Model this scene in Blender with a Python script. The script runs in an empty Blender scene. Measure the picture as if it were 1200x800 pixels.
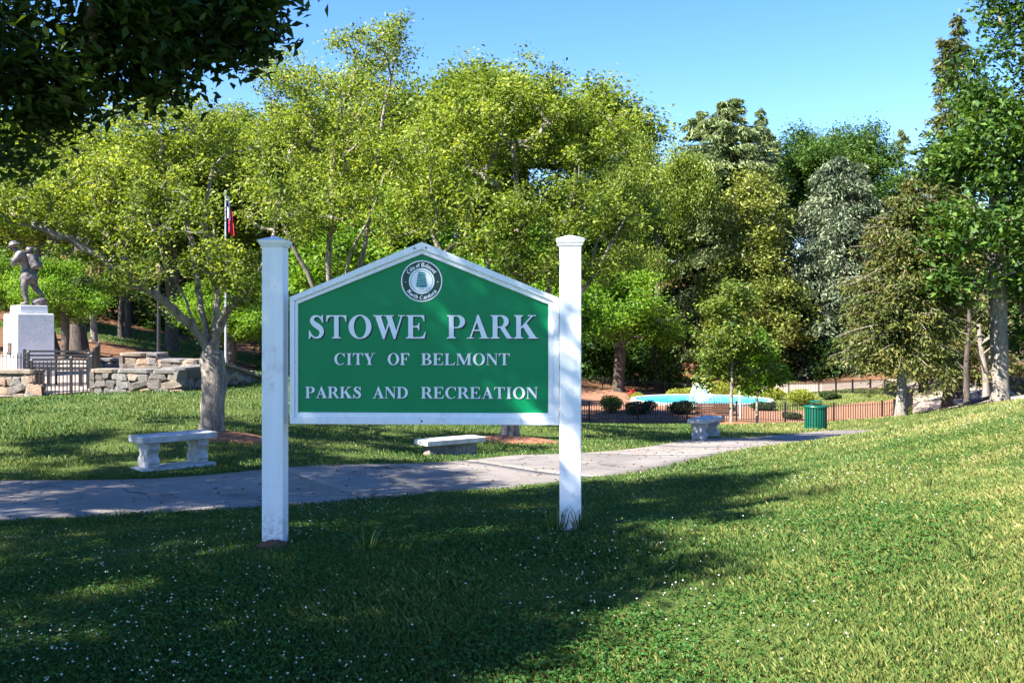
import bpy, math, random
import numpy as np
from mathutils import Vector
from mathutils.geometry import tessellate_polygon

R = math.radians
rng = np.random.default_rng(7)
random.seed(7)
scn = bpy.context.scene
col = scn.collection

# ------------------------------------------------------------------ camera, light, exposure
EYE, HOR, F = 1.456, 380.0, 1200.0          # eye height (m), horizon row and focal length in photo pixels
cam = bpy.data.cameras.new('camera')
cam.sensor_width = 36.0
cam.lens = 36.0 * F / 1200.0
cam.shift_y = (HOR - 400.0) / 1200.0
cam.clip_start, cam.clip_end = 0.05, 3000.0
cam_ob = bpy.data.objects.new('camera', cam)
cam_ob.location = (0, 0, EYE)
cam_ob.rotation_euler = (R(90), 0, 0)
col.objects.link(cam_ob)
scn.camera = cam_ob

SUN_EL = R(42)
SUN_H = (-0.80, -0.60)                      # horizontal direction towards the sun
world = bpy.data.worlds.new('World')
scn.world = world
world.use_nodes = True
wn = world.node_tree
wn.nodes.clear()
sky = wn.nodes.new('ShaderNodeTexSky')
sky.sky_type = 'NISHITA'
sky.sun_disc = False
sky.sun_elevation = SUN_EL
sky.sun_rotation = math.atan2(SUN_H[0], SUN_H[1])
sky.air_density = 1.0
sky.dust_density = 0.1
sky.ozone_density = 3.5
bg = wn.nodes.new('ShaderNodeBackground')
bg.inputs['Strength'].default_value = 0.075
wo = wn.nodes.new('ShaderNodeOutputWorld')
hsv = wn.nodes.new('ShaderNodeHueSaturation')   # a clear, deep blue day
hsv.inputs['Saturation'].default_value = 1.27
hsv.inputs['Hue'].default_value = 0.514
wn.links.new(sky.outputs[0], hsv.inputs['Color'])
wn.links.new(hsv.outputs[0], bg.inputs[0])
wn.links.new(bg.outputs[0], wo.inputs[0])

sun = bpy.data.lights.new('sun', 'SUN')
sun.energy = 5.0
sun.angle = R(0.53)
sun.color = (1.0, 0.95, 0.87)
sun_ob = bpy.data.objects.new('sun', sun)
sdir = Vector((SUN_H[0] * math.cos(SUN_EL), SUN_H[1] * math.cos(SUN_EL), math.sin(SUN_EL)))
sun_ob.rotation_euler = (-sdir).to_track_quat('-Z', 'Y').to_euler()
sun_ob.location = (-20, -15, 30)
col.objects.link(sun_ob)

scn.view_settings.view_transform = 'Standard'
scn.view_settings.look = 'None'
scn.view_settings.exposure = 2.15
scn.view_settings.gamma = 1.0
scn.cycles.max_bounces = 6
scn.cycles.diffuse_bounces = 3
scn.cycles.glossy_bounces = 2
scn.cycles.transmission_bounces = 3
scn.cycles.transparent_max_bounces = 4
scn.cycles.caustics_reflective = False
scn.cycles.caustics_refractive = False


def at(px, py, Y):
    return ((px - 600) / F * Y, Y, EYE - (py - HOR) / F * Y)


# ------------------------------------------------------------------ helpers
def link(name, me, mats=None, parent=None, smooth=False):
    o = bpy.data.objects.new(name, me)
    col.objects.link(o)
    if mats is not None and len(me.materials) == 0:
        for m in (mats if isinstance(mats, (list, tuple)) else [mats]):
            me.materials.append(m)
    if parent is not None:
        o.parent = parent
    if smooth:
        me.shade_smooth()
    return o


def tag(o, label=None, cat=None, group=None, kind=None):
    if label: o['label'] = label
    if cat: o['category'] = cat
    if group: o['group'] = group
    if kind: o['kind'] = kind
    return o


def empty(name, loc=(0, 0, 0), rz=0.0, label=None, cat=None, group=None):
    o = bpy.data.objects.new(name, None)
    o.empty_display_size = 0.2
    col.objects.link(o)
    o.location = loc
    o.rotation_euler = (0, 0, rz)
    return tag(o, label, cat, group)


def fast_mesh(name, verts, faces, tint=None):
    """verts (n,3); faces (m,k) all of one size; tint: one float per face"""
    verts = np.ascontiguousarray(verts, np.float32)
    faces = np.ascontiguousarray(faces, np.int32)
    m, k = faces.shape
    me = bpy.data.meshes.new(name)
    me.vertices.add(len(verts))
    me.vertices.foreach_set('co', verts.ravel())
    me.loops.add(m * k)
    me.loops.foreach_set('vertex_index', faces.ravel())
    me.polygons.add(m)
    me.polygons.foreach_set('loop_start', np.arange(0, m * k, k, dtype=np.int32))
    if tint is not None:
        a = me.attributes.new('tint', 'FLOAT', 'FACE')
        a.data.foreach_set('value', np.ascontiguousarray(tint, np.float32))
    me.update(calc_edges=True)
    return me


class MB:
    """collects simple solids into one mesh"""
    def __init__(self):
        self.v, self.f = [], []

    def add(self, vs, fs):
        n = len(self.v)
        self.v += [tuple(p) for p in vs]
        self.f += [tuple(i + n for i in f) for f in fs]
        return self

    def box(self, x0, x1, y0, y1, z0, z1):
        vs = [(x, y, z) for x in (x0, x1) for y in (y0, y1) for z in (z0, z1)]
        return self.add(vs, [(0, 1, 3, 2), (4, 6, 7, 5), (0, 4, 5, 1), (2, 3, 7, 6), (0, 2, 6, 4), (1, 5, 7, 3)])

    def frustum(self, cx, cy, z0, z1, a, b):
        """square section a (half size) at z0, b at z1"""
        vs = [(cx + sx * h, cy + sy * h, z) for z, h in ((z0, a), (z1, b)) for sx, sy in ((-1, -1), (1, -1), (1, 1), (-1, 1))]
        return self.add(vs, [(3, 2, 1, 0), (4, 5, 6, 7)] + [(i, (i + 1) % 4, 4 + (i + 1) % 4, 4 + i) for i in range(4)])

    def prism(self, pts, d0, d1, axis='y'):
        """2-D outline (u,w) extruded along an axis: y -> (u,d,w); x -> (d,u,w); z -> (u,w,d)"""
        n = len(pts)
        mk = {'y': lambda u, w, d: (u, d, w), 'x': lambda u, w, d: (d, u, w), 'z': lambda u, w, d: (u, w, d)}[axis]
        vs = [mk(u, w, d0) for u, w in pts] + [mk(u, w, d1) for u, w in pts]
        tris = tessellate_polygon([[Vector((u, w, 0)) for u, w in pts]])
        fs = [tuple(t) for t in tris] + [tuple(i + n for i in reversed(t)) for t in tris]
        fs += [(i, (i + 1) % n, n + (i + 1) % n, n + i) for i in range(n)]
        return self.add(vs, fs)

    def lathe(self, prof, n=20, cx=0, cy=0, cap=True, squash=1.0):
        k = len(prof)
        vs = [(cx + r * math.cos(2 * math.pi * i / n), cy + squash * r * math.sin(2 * math.pi * i / n), z) for i in range(n) for r, z in prof]
        fs = []
        for i in range(n):
            j = (i + 1) % n
            for q in range(k - 1):
                fs.append((i * k + q, j * k + q, j * k + q + 1, i * k + q + 1))
        if cap:
            fs.append(tuple(i * k + k - 1 for i in range(n)))
            fs.append(tuple(i * k for i in reversed(range(n))))
        return self.add(vs, fs)

    def tube(self, pts, rad, n=8, cap=True):
        P = [Vector(p) for p in pts]
        rs = rad if isinstance(rad, (list, tuple)) else [rad] * len(P)
        up = None
        vs = []
        for i, p in enumerate(P):
            t = (P[min(i + 1, len(P) - 1)] - P[max(i - 1, 0)]).normalized()
            if up is None:
                up = t.orthogonal().normalized()
            up = (up - t * up.dot(t))
            up = up.normalized() if up.length > 1e-6 else t.orthogonal().normalized()
            w = t.cross(up)
            for k in range(n):
                a = 2 * math.pi * k / n
                vs.append(p + (up * math.cos(a) + w * math.sin(a)) * rs[i])
        fs = [(i * n + k, i * n + (k + 1) % n, (i + 1) * n + (k + 1) % n, (i + 1) * n + k) for i in range(len(P) - 1) for k in range(n)]
        if cap:
            fs.append(tuple(reversed(range(n))))
            fs.append(tuple((len(P) - 1) * n + k for k in range(n)))
        return self.add(vs, fs)

    def mesh(self, name):
        me = bpy.data.meshes.new(name)
        me.from_pydata(self.v, [], self.f)
        me.update()
        import bmesh
        b = bmesh.new(); b.from_mesh(me)
        bmesh.ops.recalc_face_normals(b, faces=b.faces)
        b.to_mesh(me); b.free()
        return me

    def build(self, name, mat, parent=None, smooth=False, bevel=0.0):
        o = link(name, self.mesh(name), mat, parent, smooth)
        if bevel:
            m = o.modifiers.new('bevel', 'BEVEL')
            m.width = bevel; m.segments = 2; m.limit_method = 'ANGLE'
        return o


# ------------------------------------------------------------------ materials
def new_mat(name):
    m = bpy.data.materials.new(name)
    m.use_nodes = True
    nt = m.node_tree
    b = nt.nodes['Principled BSDF']
    return m, nt, b


def ramp(nt, stops, fac):
    n = nt.nodes.new('ShaderNodeValToRGB')
    e = n.color_ramp.elements
    while len(e) < len(stops): e.new(0.5)
    for el, (p, c) in zip(e, stops):
        el.position = p
        el.color = (*c, 1)
    nt.links.new(fac, n.inputs[0])
    return n.outputs[0]


def noise(nt, scale, detail=4, rough=0.6, coord='Object', stretch=None):
    tc = nt.nodes.new('ShaderNodeTexCoord')
    src = tc.outputs[coord]
    if stretch:
        mp = nt.nodes.new('ShaderNodeMapping')
        mp.inputs['Scale'].default_value = stretch
        nt.links.new(src, mp.inputs[0]); src = mp.outputs[0]
    n = nt.nodes.new('ShaderNodeTexNoise')
    n.inputs['Scale'].default_value = scale
    n.inputs['Detail'].default_value = detail
    n.inputs['Roughness'].default_value = rough
    nt.links.new(src, n.inputs['Vector'])
    return n.outputs[0]


def bump(nt, b, h, strength=0.3, dist=0.01):
    n = nt.nodes.new('ShaderNodeBump')
    n.inputs['Strength'].default_value = strength
    n.inputs['Distance'].default_value = dist
    nt.links.new(h, n.inputs['Height'])
    nt.links.new(n.outputs[0], b.inputs['Normal'])


def mixc(nt, fac, a, b, mode='MIX'):
    n = nt.nodes.new('ShaderNodeMix')
    n.data_type = 'RGBA'; n.blend_type = mode
    for inp, v in ((n.inputs[0], fac), (n.inputs[6], a), (n.inputs[7], b)):
        if hasattr(v, 'is_output'): nt.links.new(v, inp)
        elif isinstance(v, (int, float)): inp.default_value = v
        else: inp.default_value = (*v, 1)
    return n.outputs[2]


def noisy(name, c0, c1, scale=8, rough=0.7, bumps=0.3, bdist=0.01, detail=5, stretch=None, spec=0.4, metal=0.0, lo=0.35, hi=0.65, fine=None):
    m, nt, b = new_mat(name)
    f = noise(nt, scale, detail, stretch=stretch)
    c = ramp(nt, [(lo, c0), (hi, c1)], f)
    if fine:
        f2 = noise(nt, fine, 3, stretch=stretch)
        c = mixc(nt, 0.55, c, ramp(nt, [(0.3, (0.35, 0.35, 0.35)), (0.7, (1.25, 1.25, 1.25))], f2), 'MULTIPLY')
        h = f2
    else:
        h = f
    nt.links.new(c, b.inputs['Base Color'])
    b.inputs['Roughness'].default_value = rough
    b.inputs['Specular IOR Level'].default_value = spec
    b.inputs['Metallic'].default_value = metal
    if bumps: bump(nt, b, h, bumps, bdist)
    return m


def leafy(name, stops, trans=0.35, rough=0.55, tcol=None):
    """foliage: colour from the per-leaf 'tint', part of the light passes through the leaf"""
    m, nt, b = new_mat(name)
    a = nt.nodes.new('ShaderNodeAttribute')
    a.attribute_name = 'tint'
    c = ramp(nt, stops, a.outputs['Fac'])
    nt.links.new(c, b.inputs['Base Color'])
    b.inputs['Roughness'].default_value = rough
    b.inputs['Specular IOR Level'].default_value = 0.25
    t = nt.nodes.new('ShaderNodeBsdfTranslucent')
    tc = mixc(nt, 1.0, c, tcol or (1.5, 1.45, 0.5), 'MULTIPLY')
    nt.links.new(tc, t.inputs[0])
    mx = nt.nodes.new('ShaderNodeMixShader')
    mx.inputs[0].default_value = trans
    nt.links.new(b.outputs[0], mx.inputs[1]); nt.links.new(t.outputs[0], mx.inputs[2])
    nt.links.new(mx.outputs[0], nt.nodes['Material Output'].inputs[0])
    return m


M = {}
m, nt, b = new_mat('white_paint')
g = noise(nt, 22, 5, 0.7, stretch=(1, 1, 0.06)); f2 = noise(nt, 5, 6, 0.75)
c = ramp(nt, [(0.3, (0.78, 0.78, 0.77)), (0.6, (0.87, 0.87, 0.87))], g)
c = mixc(nt, 0.6, c, ramp(nt, [(0.28, (0.62, 0.6, 0.54)), (0.42, (1, 1, 1))], f2), 'MULTIPLY')
tcz = nt.nodes.new('ShaderNodeTexCoord'); sz = nt.nodes.new('ShaderNodeSeparateXYZ')
nt.links.new(tcz.outputs['Object'], sz.inputs[0])
mr = nt.nodes.new('ShaderNodeMapRange')           # splashed soil on the lowest hand's breadth of the posts
mr.inputs['From Min'].default_value = 0.02; mr.inputs['From Max'].default_value = 0.3
mr.inputs['To Min'].default_value = 0.75; mr.inputs['To Max'].default_value = 0.0
nt.links.new(sz.outputs[2], mr.inputs[0])
mm = nt.nodes.new('ShaderNodeMath'); mm.operation = 'MULTIPLY'
nt.links.new(mr.outputs[0], mm.inputs[0]); nt.links.new(ramp(nt, [(0.42, (0, 0, 0)), (0.62, (1, 1, 1))], noise(nt, 30, 5, 0.7)), mm.inputs[1])
c = mixc(nt, mm.outputs[0], c, (0.3, 0.2, 0.13))
nt.links.new(c, b.inputs['Base Color'])
b.inputs['Roughness'].default_value = 0.5
bump(nt, b, g, 0.12, 0.003)
M['white'] = m
m, nt, b = new_mat('sign_green')
f1 = noise(nt, 2.2, 4); f2 = noise(nt, 60, 3)
c = ramp(nt, [(0.3, (0.0, 0.215, 0.075)), (0.7, (0.003, 0.25, 0.085))], f1)
c = mixc(nt, 0.18, c, ramp(nt, [(0.3, (0.6, 0.6, 0.6)), (0.7, (1.2, 1.2, 1.2))], f2), 'MULTIPLY')
nt.links.new(c, b.inputs['Base Color'])
b.inputs['Roughness'].default_value = 0.4
b.inputs['Specular IOR Level'].default_value = 0.18
bump(nt, b, noise(nt, 25, 4), 0.06, 0.002)
M['sign_green'] = m
M['letter_white'] = noisy('letter_white', (0.83, 0.84, 0.85), (0.87, 0.87, 0.87), 20, 0.5, 0.0)
M['letter_black'] = noisy('letter_black', (0.008, 0.01, 0.01), (0.012, 0.014, 0.013), 20, 0.6, 0.0)
M['seal_dark'] = noisy('seal_dark', (0.006, 0.05, 0.03), (0.008, 0.06, 0.035), 20, 0.5, 0.0)
M['seal_teal'] = noisy('seal_teal', (0.02, 0.2, 0.2), (0.05, 0.3, 0.3), 60, 0.5, 0.0)
M['concrete'] = noisy('cast_concrete', (0.34, 0.335, 0.32), (0.56, 0.55, 0.535), 5, 0.85, 0.25, 0.004, fine=70)
m, nt, b = new_mat('path_concrete')
f1 = noise(nt, 0.9, 6, 0.65); f2 = noise(nt, 60, 4, 0.7); f3 = noise(nt, 4.5, 5, 0.7)
c = ramp(nt, [(0.3, (0.14, 0.124, 0.112)), (0.7, (0.26, 0.232, 0.21))], f1)
c = mixc(nt, 0.6, c, ramp(nt, [(0.3, (0.55, 0.53, 0.5)), (0.7, (1.2, 1.2, 1.2))], f2), 'MULTIPLY')
c = mixc(nt, 0.7, c, ramp(nt, [(0.3, (0.6, 0.57, 0.53)), (0.45, (1, 1, 1))], f3), 'MULTIPLY')
tcp = nt.nodes.new('ShaderNodeTexCoord'); va = nt.nodes.new('ShaderNodeVectorMath'); va.operation = 'ADD'
wv_ = nt.nodes.new('ShaderNodeTexNoise'); wv_.inputs['Scale'].default_value = 1.3; wv_.inputs['Detail'].default_value = 4
nt.links.new(tcp.outputs['Object'], wv_.inputs['Vector'])
nt.links.new(tcp.outputs['Object'], va.inputs[0]); nt.links.new(wv_.outputs[1], va.inputs[1])
vo = nt.nodes.new('ShaderNodeTexVoronoi'); vo.feature = 'DISTANCE_TO_EDGE'; vo.inputs['Scale'].default_value = 0.33
nt.links.new(va.outputs[0], vo.inputs['Vector'])
c = mixc(nt, ramp(nt, [(0.0025, (1, 1, 1)), (0.006, (0, 0, 0))], vo.outputs[0]), c, (0.06, 0.055, 0.045))
oi = nt.nodes.new('ShaderNodeObjectInfo')
c = mixc(nt, 1.0, c, ramp(nt, [(0, (0.82, 0.83, 0.84)), (1, (1.12, 1.1, 1.06))], oi.outputs['Random']), 'MULTIPLY')
nt.links.new(c, b.inputs['Base Color'])
b.inputs['Roughness'].default_value = 0.9
bump(nt, b, f2, 0.4, 0.004)
M['path'] = m
M['drive'] = noisy('drive_concrete', (0.33, 0.25, 0.2), (0.44, 0.345, 0.285), 1.2, 0.9, 0.2, 0.004, fine=20)
M['granite'] = noisy('pale_granite', (0.68, 0.665, 0.67), (0.78, 0.765, 0.76), 5, 0.7, 0.08, 0.003, fine=60)
M['bronze'] = noisy('weathered_bronze', (0.045, 0.04, 0.042), (0.2, 0.175, 0.17), 9, 0.55, 0.5, 0.02, metal=0.3, fine=30)
M['plaque'] = noisy('plaque_bronze', (0.03, 0.022, 0.02), (0.07, 0.05, 0.045), 40, 0.45, 0.3, 0.004, metal=0.4)
M['iron'] = noisy('black_iron', (0.008, 0.008, 0.009), (0.014, 0.014, 0.015), 10, 0.45, 0.0)
M['can_green'] = noisy('can_green', (0.002, 0.06, 0.036), (0.003, 0.085, 0.05), 9, 0.4, 0.05, 0.002)
M['can_dark'] = noisy('can_liner', (0.004, 0.02, 0.016), (0.006, 0.03, 0.02), 9, 0.6, 0.0)
M['wood_brown'] = noisy('brown_slat', (0.07, 0.034, 0.022), (0.12, 0.06, 0.04), 6, 0.6, 0.1, 0.003, stretch=(1, 8, 8))
M['stone_tan'] = noisy('stone_tan', (0.13, 0.1, 0.075), (0.34, 0.275, 0.21), 5, 0.9, 0.5, 0.02, fine=28)
M['stone_grey'] = noisy('stone_grey', (0.075, 0.07, 0.066), (0.25, 0.23, 0.21), 5, 0.9, 0.5, 0.02, fine=28)
M['stone_dark'] = noisy('stone_dark', (0.05, 0.045, 0.04), (0.16, 0.14, 0.12), 5, 0.9, 0.5, 0.02, fine=28)
M['stone_rust'] = noisy('stone_rust', (0.14, 0.085, 0.055), (0.32, 0.22, 0.155), 5, 0.9, 0.5, 0.02, fine=28)
M['mortar'] = noisy('mortar', (0.05, 0.045, 0.04), (0.12, 0.105, 0.09), 12, 0.95, 0.4, 0.01)
M['mulch'] = noisy('red_mulch', (0.2, 0.075, 0.035), (0.42, 0.19, 0.1), 9, 0.95, 0.8, 0.03, fine=45)
M['clay'] = noisy('clay_soil', (0.13, 0.05, 0.03), (0.25, 0.1, 0.06), 30, 0.95, 0.8, 0.02, fine=120)
M['bark'] = noisy('grey_bark', (0.14, 0.115, 0.095), (0.33, 0.28, 0.235), 5, 0.9, 0.9, 0.03, stretch=(3, 3, 0.8), fine=20)
M['bark_pale'] = noisy('pale_bark', (0.1, 0.084, 0.07), (0.3, 0.26, 0.222), 6, 0.9, 0.6, 0.02, stretch=(2, 2, 0.7), fine=25)
M['bark_dark'] = noisy('dark_bark', (0.045, 0.034, 0.028), (0.11, 0.085, 0.07), 5, 0.9, 0.7, 0.03, stretch=(3, 3, 0.6), fine=20)
M['flag_blue'] = noisy('flag_blue', (0.012, 0.018, 0.07), (0.016, 0.024, 0.09), 9, 0.8, 0.0)
M['flag_red'] = noisy('flag_red', (0.5, 0.02, 0.035), (0.58, 0.03, 0.05), 9, 0.8, 0.0)
M['flag_white'] = noisy('flag_white', (0.7, 0.7, 0.7), (0.78, 0.78, 0.78), 9, 0.8, 0.0)
M['pole_grey'] = noisy('pole_grey', (0.35, 0.36, 0.37), (0.42, 0.42, 0.43), 9, 0.4, 0.0, metal=0.6)
M['flower_red'] = noisy('flower_red', (0.55, 0.02, 0.02), (0.7, 0.05, 0.04), 30, 0.7, 0.0)
M['pool_paint'] = noisy('pool_paint', (0.015, 0.36, 0.52), (0.03, 0.46, 0.6), 2, 0.6, 0.0)

m, nt, b = new_mat('pool_water')
f = noise(nt, 1.2, 3)
nt.links.new(ramp(nt, [(0.3, (0.02, 0.42, 0.58)), (0.7, (0.12, 0.55, 0.66))], f), b.inputs['Base Color'])
b.inputs['Roughness'].default_value = 0.12
bump(nt, b, noise(nt, 5, 3), 0.25, 0.03)
M['water'] = m
m, nt, b = new_mat('fountain_spray')
f = noise(nt, 9, 3)
nt.links.new(ramp(nt, [(0.3, (0.82, 0.84, 0.85)), (0.7, (0.92, 0.92, 0.92))], f), b.inputs['Base Color'])
b.inputs['Roughness'].default_value = 0.7
M['spray'] = m

YG = [(0.0, (0.02, 0.045, 0.009)), (0.5, (0.132, 0.19, 0.026)), (1.0, (0.34, 0.385, 0.075))]
M['leaf_cherry'] = leafy('cherry_leaf', YG, 0.4)
M['leaf_bright'] = leafy('bright_leaf', [(0, (0.04, 0.1, 0.01)), (0.5, (0.12, 0.24, 0.02)), (1, (0.24, 0.34, 0.035))], 0.4)
M['leaf_mid'] = leafy('mid_leaf', [(0, (0.018, 0.05, 0.01)), (0.5, (0.1, 0.15, 0.022)), (1, (0.25, 0.29, 0.055))], 0.35)
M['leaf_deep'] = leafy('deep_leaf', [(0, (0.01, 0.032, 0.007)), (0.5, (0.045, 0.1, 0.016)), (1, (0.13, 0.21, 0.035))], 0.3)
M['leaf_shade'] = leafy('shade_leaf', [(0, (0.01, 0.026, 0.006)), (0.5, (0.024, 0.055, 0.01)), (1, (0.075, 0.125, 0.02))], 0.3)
M['leaf_olive'] = leafy('olive_leaf', [(0, (0.03, 0.055, 0.016)), (0.5, (0.15, 0.185, 0.035)), (1, (0.34, 0.35, 0.095))], 0.25, 0.4)
M['needle_cedar'] = leafy('cedar_needle', [(0, (0.025, 0.055, 0.025)), (0.5, (0.12, 0.17, 0.07)), (1, (0.25, 0.3, 0.12))], 0.25, tcol=(1.2, 1.2, .8))
M['needle_blue'] = leafy('spruce_needle', [(0, (0.025, 0.05, 0.035)), (0.5, (0.1, 0.14, 0.075)), (1, (0.27, 0.3, 0.175))], 0.2, tcol=(1.1, 1.1, 1))
M['needle_brown'] = leafy('juniper_needle', [(0, (0.03, 0.042, 0.012)), (0.5, (0.075, 0.1, 0.022)), (1, (0.2, 0.175, 0.045))], 0.2, tcol=(1.2, 1.1, .8))
M['shrub_lime'] = leafy('lime_shrub_leaf', [(0, (0.08, 0.12, 0.015)), (1, (0.34, 0.36, 0.05))], 0.3)
M['shrub_dark'] = leafy('dark_shrub_leaf', [(0, (0.01, 0.03, 0.01)), (1, (0.05, 0.085, 0.02))], 0.2)
M['grass'] = leafy('grass_blade', [(0, (0.012, 0.05, 0.012)), (0.36, (0.055, 0.115, 0.022)), (0.68, (0.19, 0.2, 0.052)), (1, (0.31, 0.275, 0.115))], 0.22, tcol=(1.3, 1.3, .5))  # lower stops darker, greener: shade of the left lawn put into the colour
M['clover'] = leafy('clover_leaf', [(0, (0.02, 0.075, 0.012)), (1, (0.07, 0.17, 0.03))], 0.3)
M['clover_flower'] = noisy('clover_flower', (0.36, 0.35, 0.27), (0.62, 0.6, 0.5), 60, 0.8, 0.0)

# ground: soil seen between the grass, leaf litter under the wood, red mulch round the pool
m, nt, b = new_mat('ground_soil')
a = nt.nodes.new('ShaderNodeVertexColor'); a.layer_name = 'zone'
sep = nt.nodes.new('ShaderNodeSeparateColor'); nt.links.new(a.outputs[0], sep.inputs[0])
n1 = noise(nt, 0.9, 6); n2 = noise(nt, 14, 5, 0.7); n3 = noise(nt, 40, 3)
lawn_c = mixc(nt, n2, (0.03, 0.055, 0.012), (0.1, 0.13, 0.03))
lit_c = ramp(nt, [(0.3, (0.05, 0.028, 0.017)), (0.5, (0.15, 0.075, 0.04)), (0.7, (0.3, 0.17, 0.1))], n2)
mul_c = ramp(nt, [(0.3, (0.12, 0.055, 0.032)), (0.5, (0.26, 0.13, 0.08)), (0.72, (0.42, 0.25, 0.16))], n2)
c = mixc(nt, sep.outputs[0], lawn_c, lit_c)
c = mixc(nt, sep.outputs[1], c, mul_c)
nt.links.new(c, b.inputs['Base Color'])
b.inputs['Roughness'].default_value = 0.95
b.inputs['Specular IOR Level'].default_value = 0.1
bump(nt, b, n3, 0.7, 0.03)
M['ground'] = m

# ------------------------------------------------------------------ terrain
CP = np.array([
    (-1.55, 6.72, 0.0), (0.37, 6.65, 0.115), (-2.1, 4.2, -0.02), (0, 4.05, 0.04), (1.85, 3.7, 0.16), (0, 0, 0.02), (-4, 0, -0.06),
    (4, 0, 0.35), (-8, 4, -0.15), (2.95, 5.9, 0.37), (5, 10, 0.45), (7.25, 14.5, 0.36), (10.5, 20, -0.35), (12, 26, -1.05),
    (2.33, 7, 0.2), (3.5, 10.5, 0.07), (5, 15, -0.2), (6.9, 20, -0.8), (1.32, 7.9, 0.02), (1.83, 11, -0.19), (2.2, 13, -0.4),
    (-4.4, 8.75, -0.27), (-2.1, 9.9, -0.34), (0, 11.6, -0.42), (1.0, 13.6, -0.52), (3.6, 18.6, -0.8), (7.2, 24.2, -1.29),
    (-5.64, 11.28, -0.27), (-2.79, 12.86, -0.34), (0, 15.4, -0.52), (3.43, 20.6, -0.89), (6.3, 25.2, -1.29), (10.6, 31, -1.75),
    (-10, 9.8, -0.22), (-4.35, 12.9, -0.36), (-4.55, 15.5, -0.2), (-12, 23.7, -0.3), (-9.4, 22.8, -0.12), (-6.9, 22.8, -0.06), (-6.4, 26, -0.17),
    (-0.93, 16, -0.61), (-0.05, 20, -0.79), (4.07, 21.5, -0.94), (9.2, 31, -1.72), (8.57, 40, -2.44), (0, 35, -1.9), (-5, 32, -0.9),
    (0, 52.5, -3.4), (10, 52.5, -3.45), (19.5, 52.5, -3.4), (8, 60, -3.5), (13, 66, -3.5), (20, 66, -3.5), (22, 77, -3.7), (14, 85, -3.7), (3, 75, -3.5),
    (17, 96, -1.8), (20.6, 115, 2.4), (20, 140, 8), (-19, 50, 0.7), (-24, 65, 1.5), (-25, 90, 6), (-5, 92, 1), (0, 130, 8), (-8, 55, -2.2),
    (-13, 28, 0.03), (-10, 30, 0.08), (-16, 26, 0.0), (-7, 31, -0.1), (13.3, 35, -1.75), (17.2, 36, -1.24), (20.3, 45, -2.1), (16.2, 44, -2.62), (15.2, 40, -2.2), (22.4, 48, -2.1), (25, 60, -2.55), (27, 70, -2.6), (26, 85, -3.0),
    (40, 60, -1), (45, 90, 1), (40, 120, 6), (0, 200, 14), (-80, 100, 9), (80, 100, 7), (-60, 30, 1), (50, 20, -1), (0, -20, 0), (-25, -12, 0), (25, -12, 0.3),
    (-30, 15, -0.1), (25, 30, -1.2), (90, 200, 14), (-90, 200, 16), (60, 0, 0), (-60, 0, 0)], float)


def tps_fit(cp, lam=0.02):
    n = len(cp)
    d = np.linalg.norm(cp[:, None, :2] - cp[None, :, :2], axis=2)
    K = d * d * np.log(d + 1e-9) + lam * np.eye(n)
    P = np.c_[np.ones(n), cp[:, :2]]
    A = np.zeros((n + 3, n + 3))
    A[:n, :n] = K; A[:n, n:] = P; A[n:, :n] = P.T
    return np.linalg.solve(A, np.r_[cp[:, 2], 0, 0, 0])


TW = tps_fit(CP)


def zt(x, y):
    x = np.atleast_1d(np.asarray(x, float)); y = np.atleast_1d(np.asarray(y, float))
    out = np.empty(len(x))
    for s in range(0, len(x), 40000):
        xx, yy = x[s:s + 40000], y[s:s + 40000]
        d2 = (xx[:, None] - CP[None, :, 0]) ** 2 + (yy[:, None] - CP[None, :, 1]) ** 2
        out[s:s + 40000] = (0.5 * d2 * np.log(d2 + 1e-12)) @ TW[:-3] + TW[-3] + TW[-2] * xx + TW[-1] * yy
    return out


def zg(x, y):
    return float(zt(x, y)[0])


def catmull(P, n=12):
    P = np.array(P, float)
    Q = np.vstack([2 * P[0] - P[1], P, 2 * P[-1] - P[-2]])
    out = []
    for i in range(1, len(Q) - 2):
        for t in np.linspace(0, 1, n, endpoint=False):
            a, b_, c_, d_ = Q[i - 1], Q[i], Q[i + 1], Q[i + 2]
            out.append(0.5 * (2 * b_ + (c_ - a) * t + (2 * a - 5 * b_ + 4 * c_ - d_) * t * t + (3 * b_ - a - 3 * c_ + d_) * t ** 3))
    out.append(P[-1])
    return np.array(out)


def resample(P, step):
    s = np.r_[0, np.cumsum(np.linalg.norm(np.diff(P, axis=0), axis=1))]
    n = max(2, int(round(s[-1] / step)) + 1)
    q = np.linspace(0, s[-1], n)
    return np.c_[np.interp(q, s, P[:, 0]), np.interp(q, s, P[:, 1])]


def normals2(P):
    d = np.gradient(P, axis=0)
    d /= np.linalg.norm(d, axis=1)[:, None]
    return np.c_[d[:, 1], -d[:, 0]]           # to the right of travel = towards the camera


HW = 1.28
FAR_EDGE = catmull([(-22, 9.5), (-16, 9.4), (-10, 9.9), (-5.64, 11.28), (-2.79, 12.86), (0, 15.4), (3.43, 20.6), (6.3, 25.2), (10.6, 31), (11.6, 32.6)])
FAR_EDGE = resample(FAR_EDGE, 0.25)
CENTRE = FAR_EDGE + normals2(FAR_EDGE) * HW


def dist_poly(x, y, P):
    out = np.full(len(x), 1e9)
    A, B = P[:-1], P[1:]
    for (ax, ay), (bx, by) in zip(A, B):
        dx, dy = bx - ax, by - ay
        t = np.clip(((x - ax) * dx + (y - ay) * dy) / (dx * dx + dy * dy), 0, 1)
        out = np.minimum(out, np.hypot(x - ax - t * dx, y - ay - t * dy))
    return out


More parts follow.
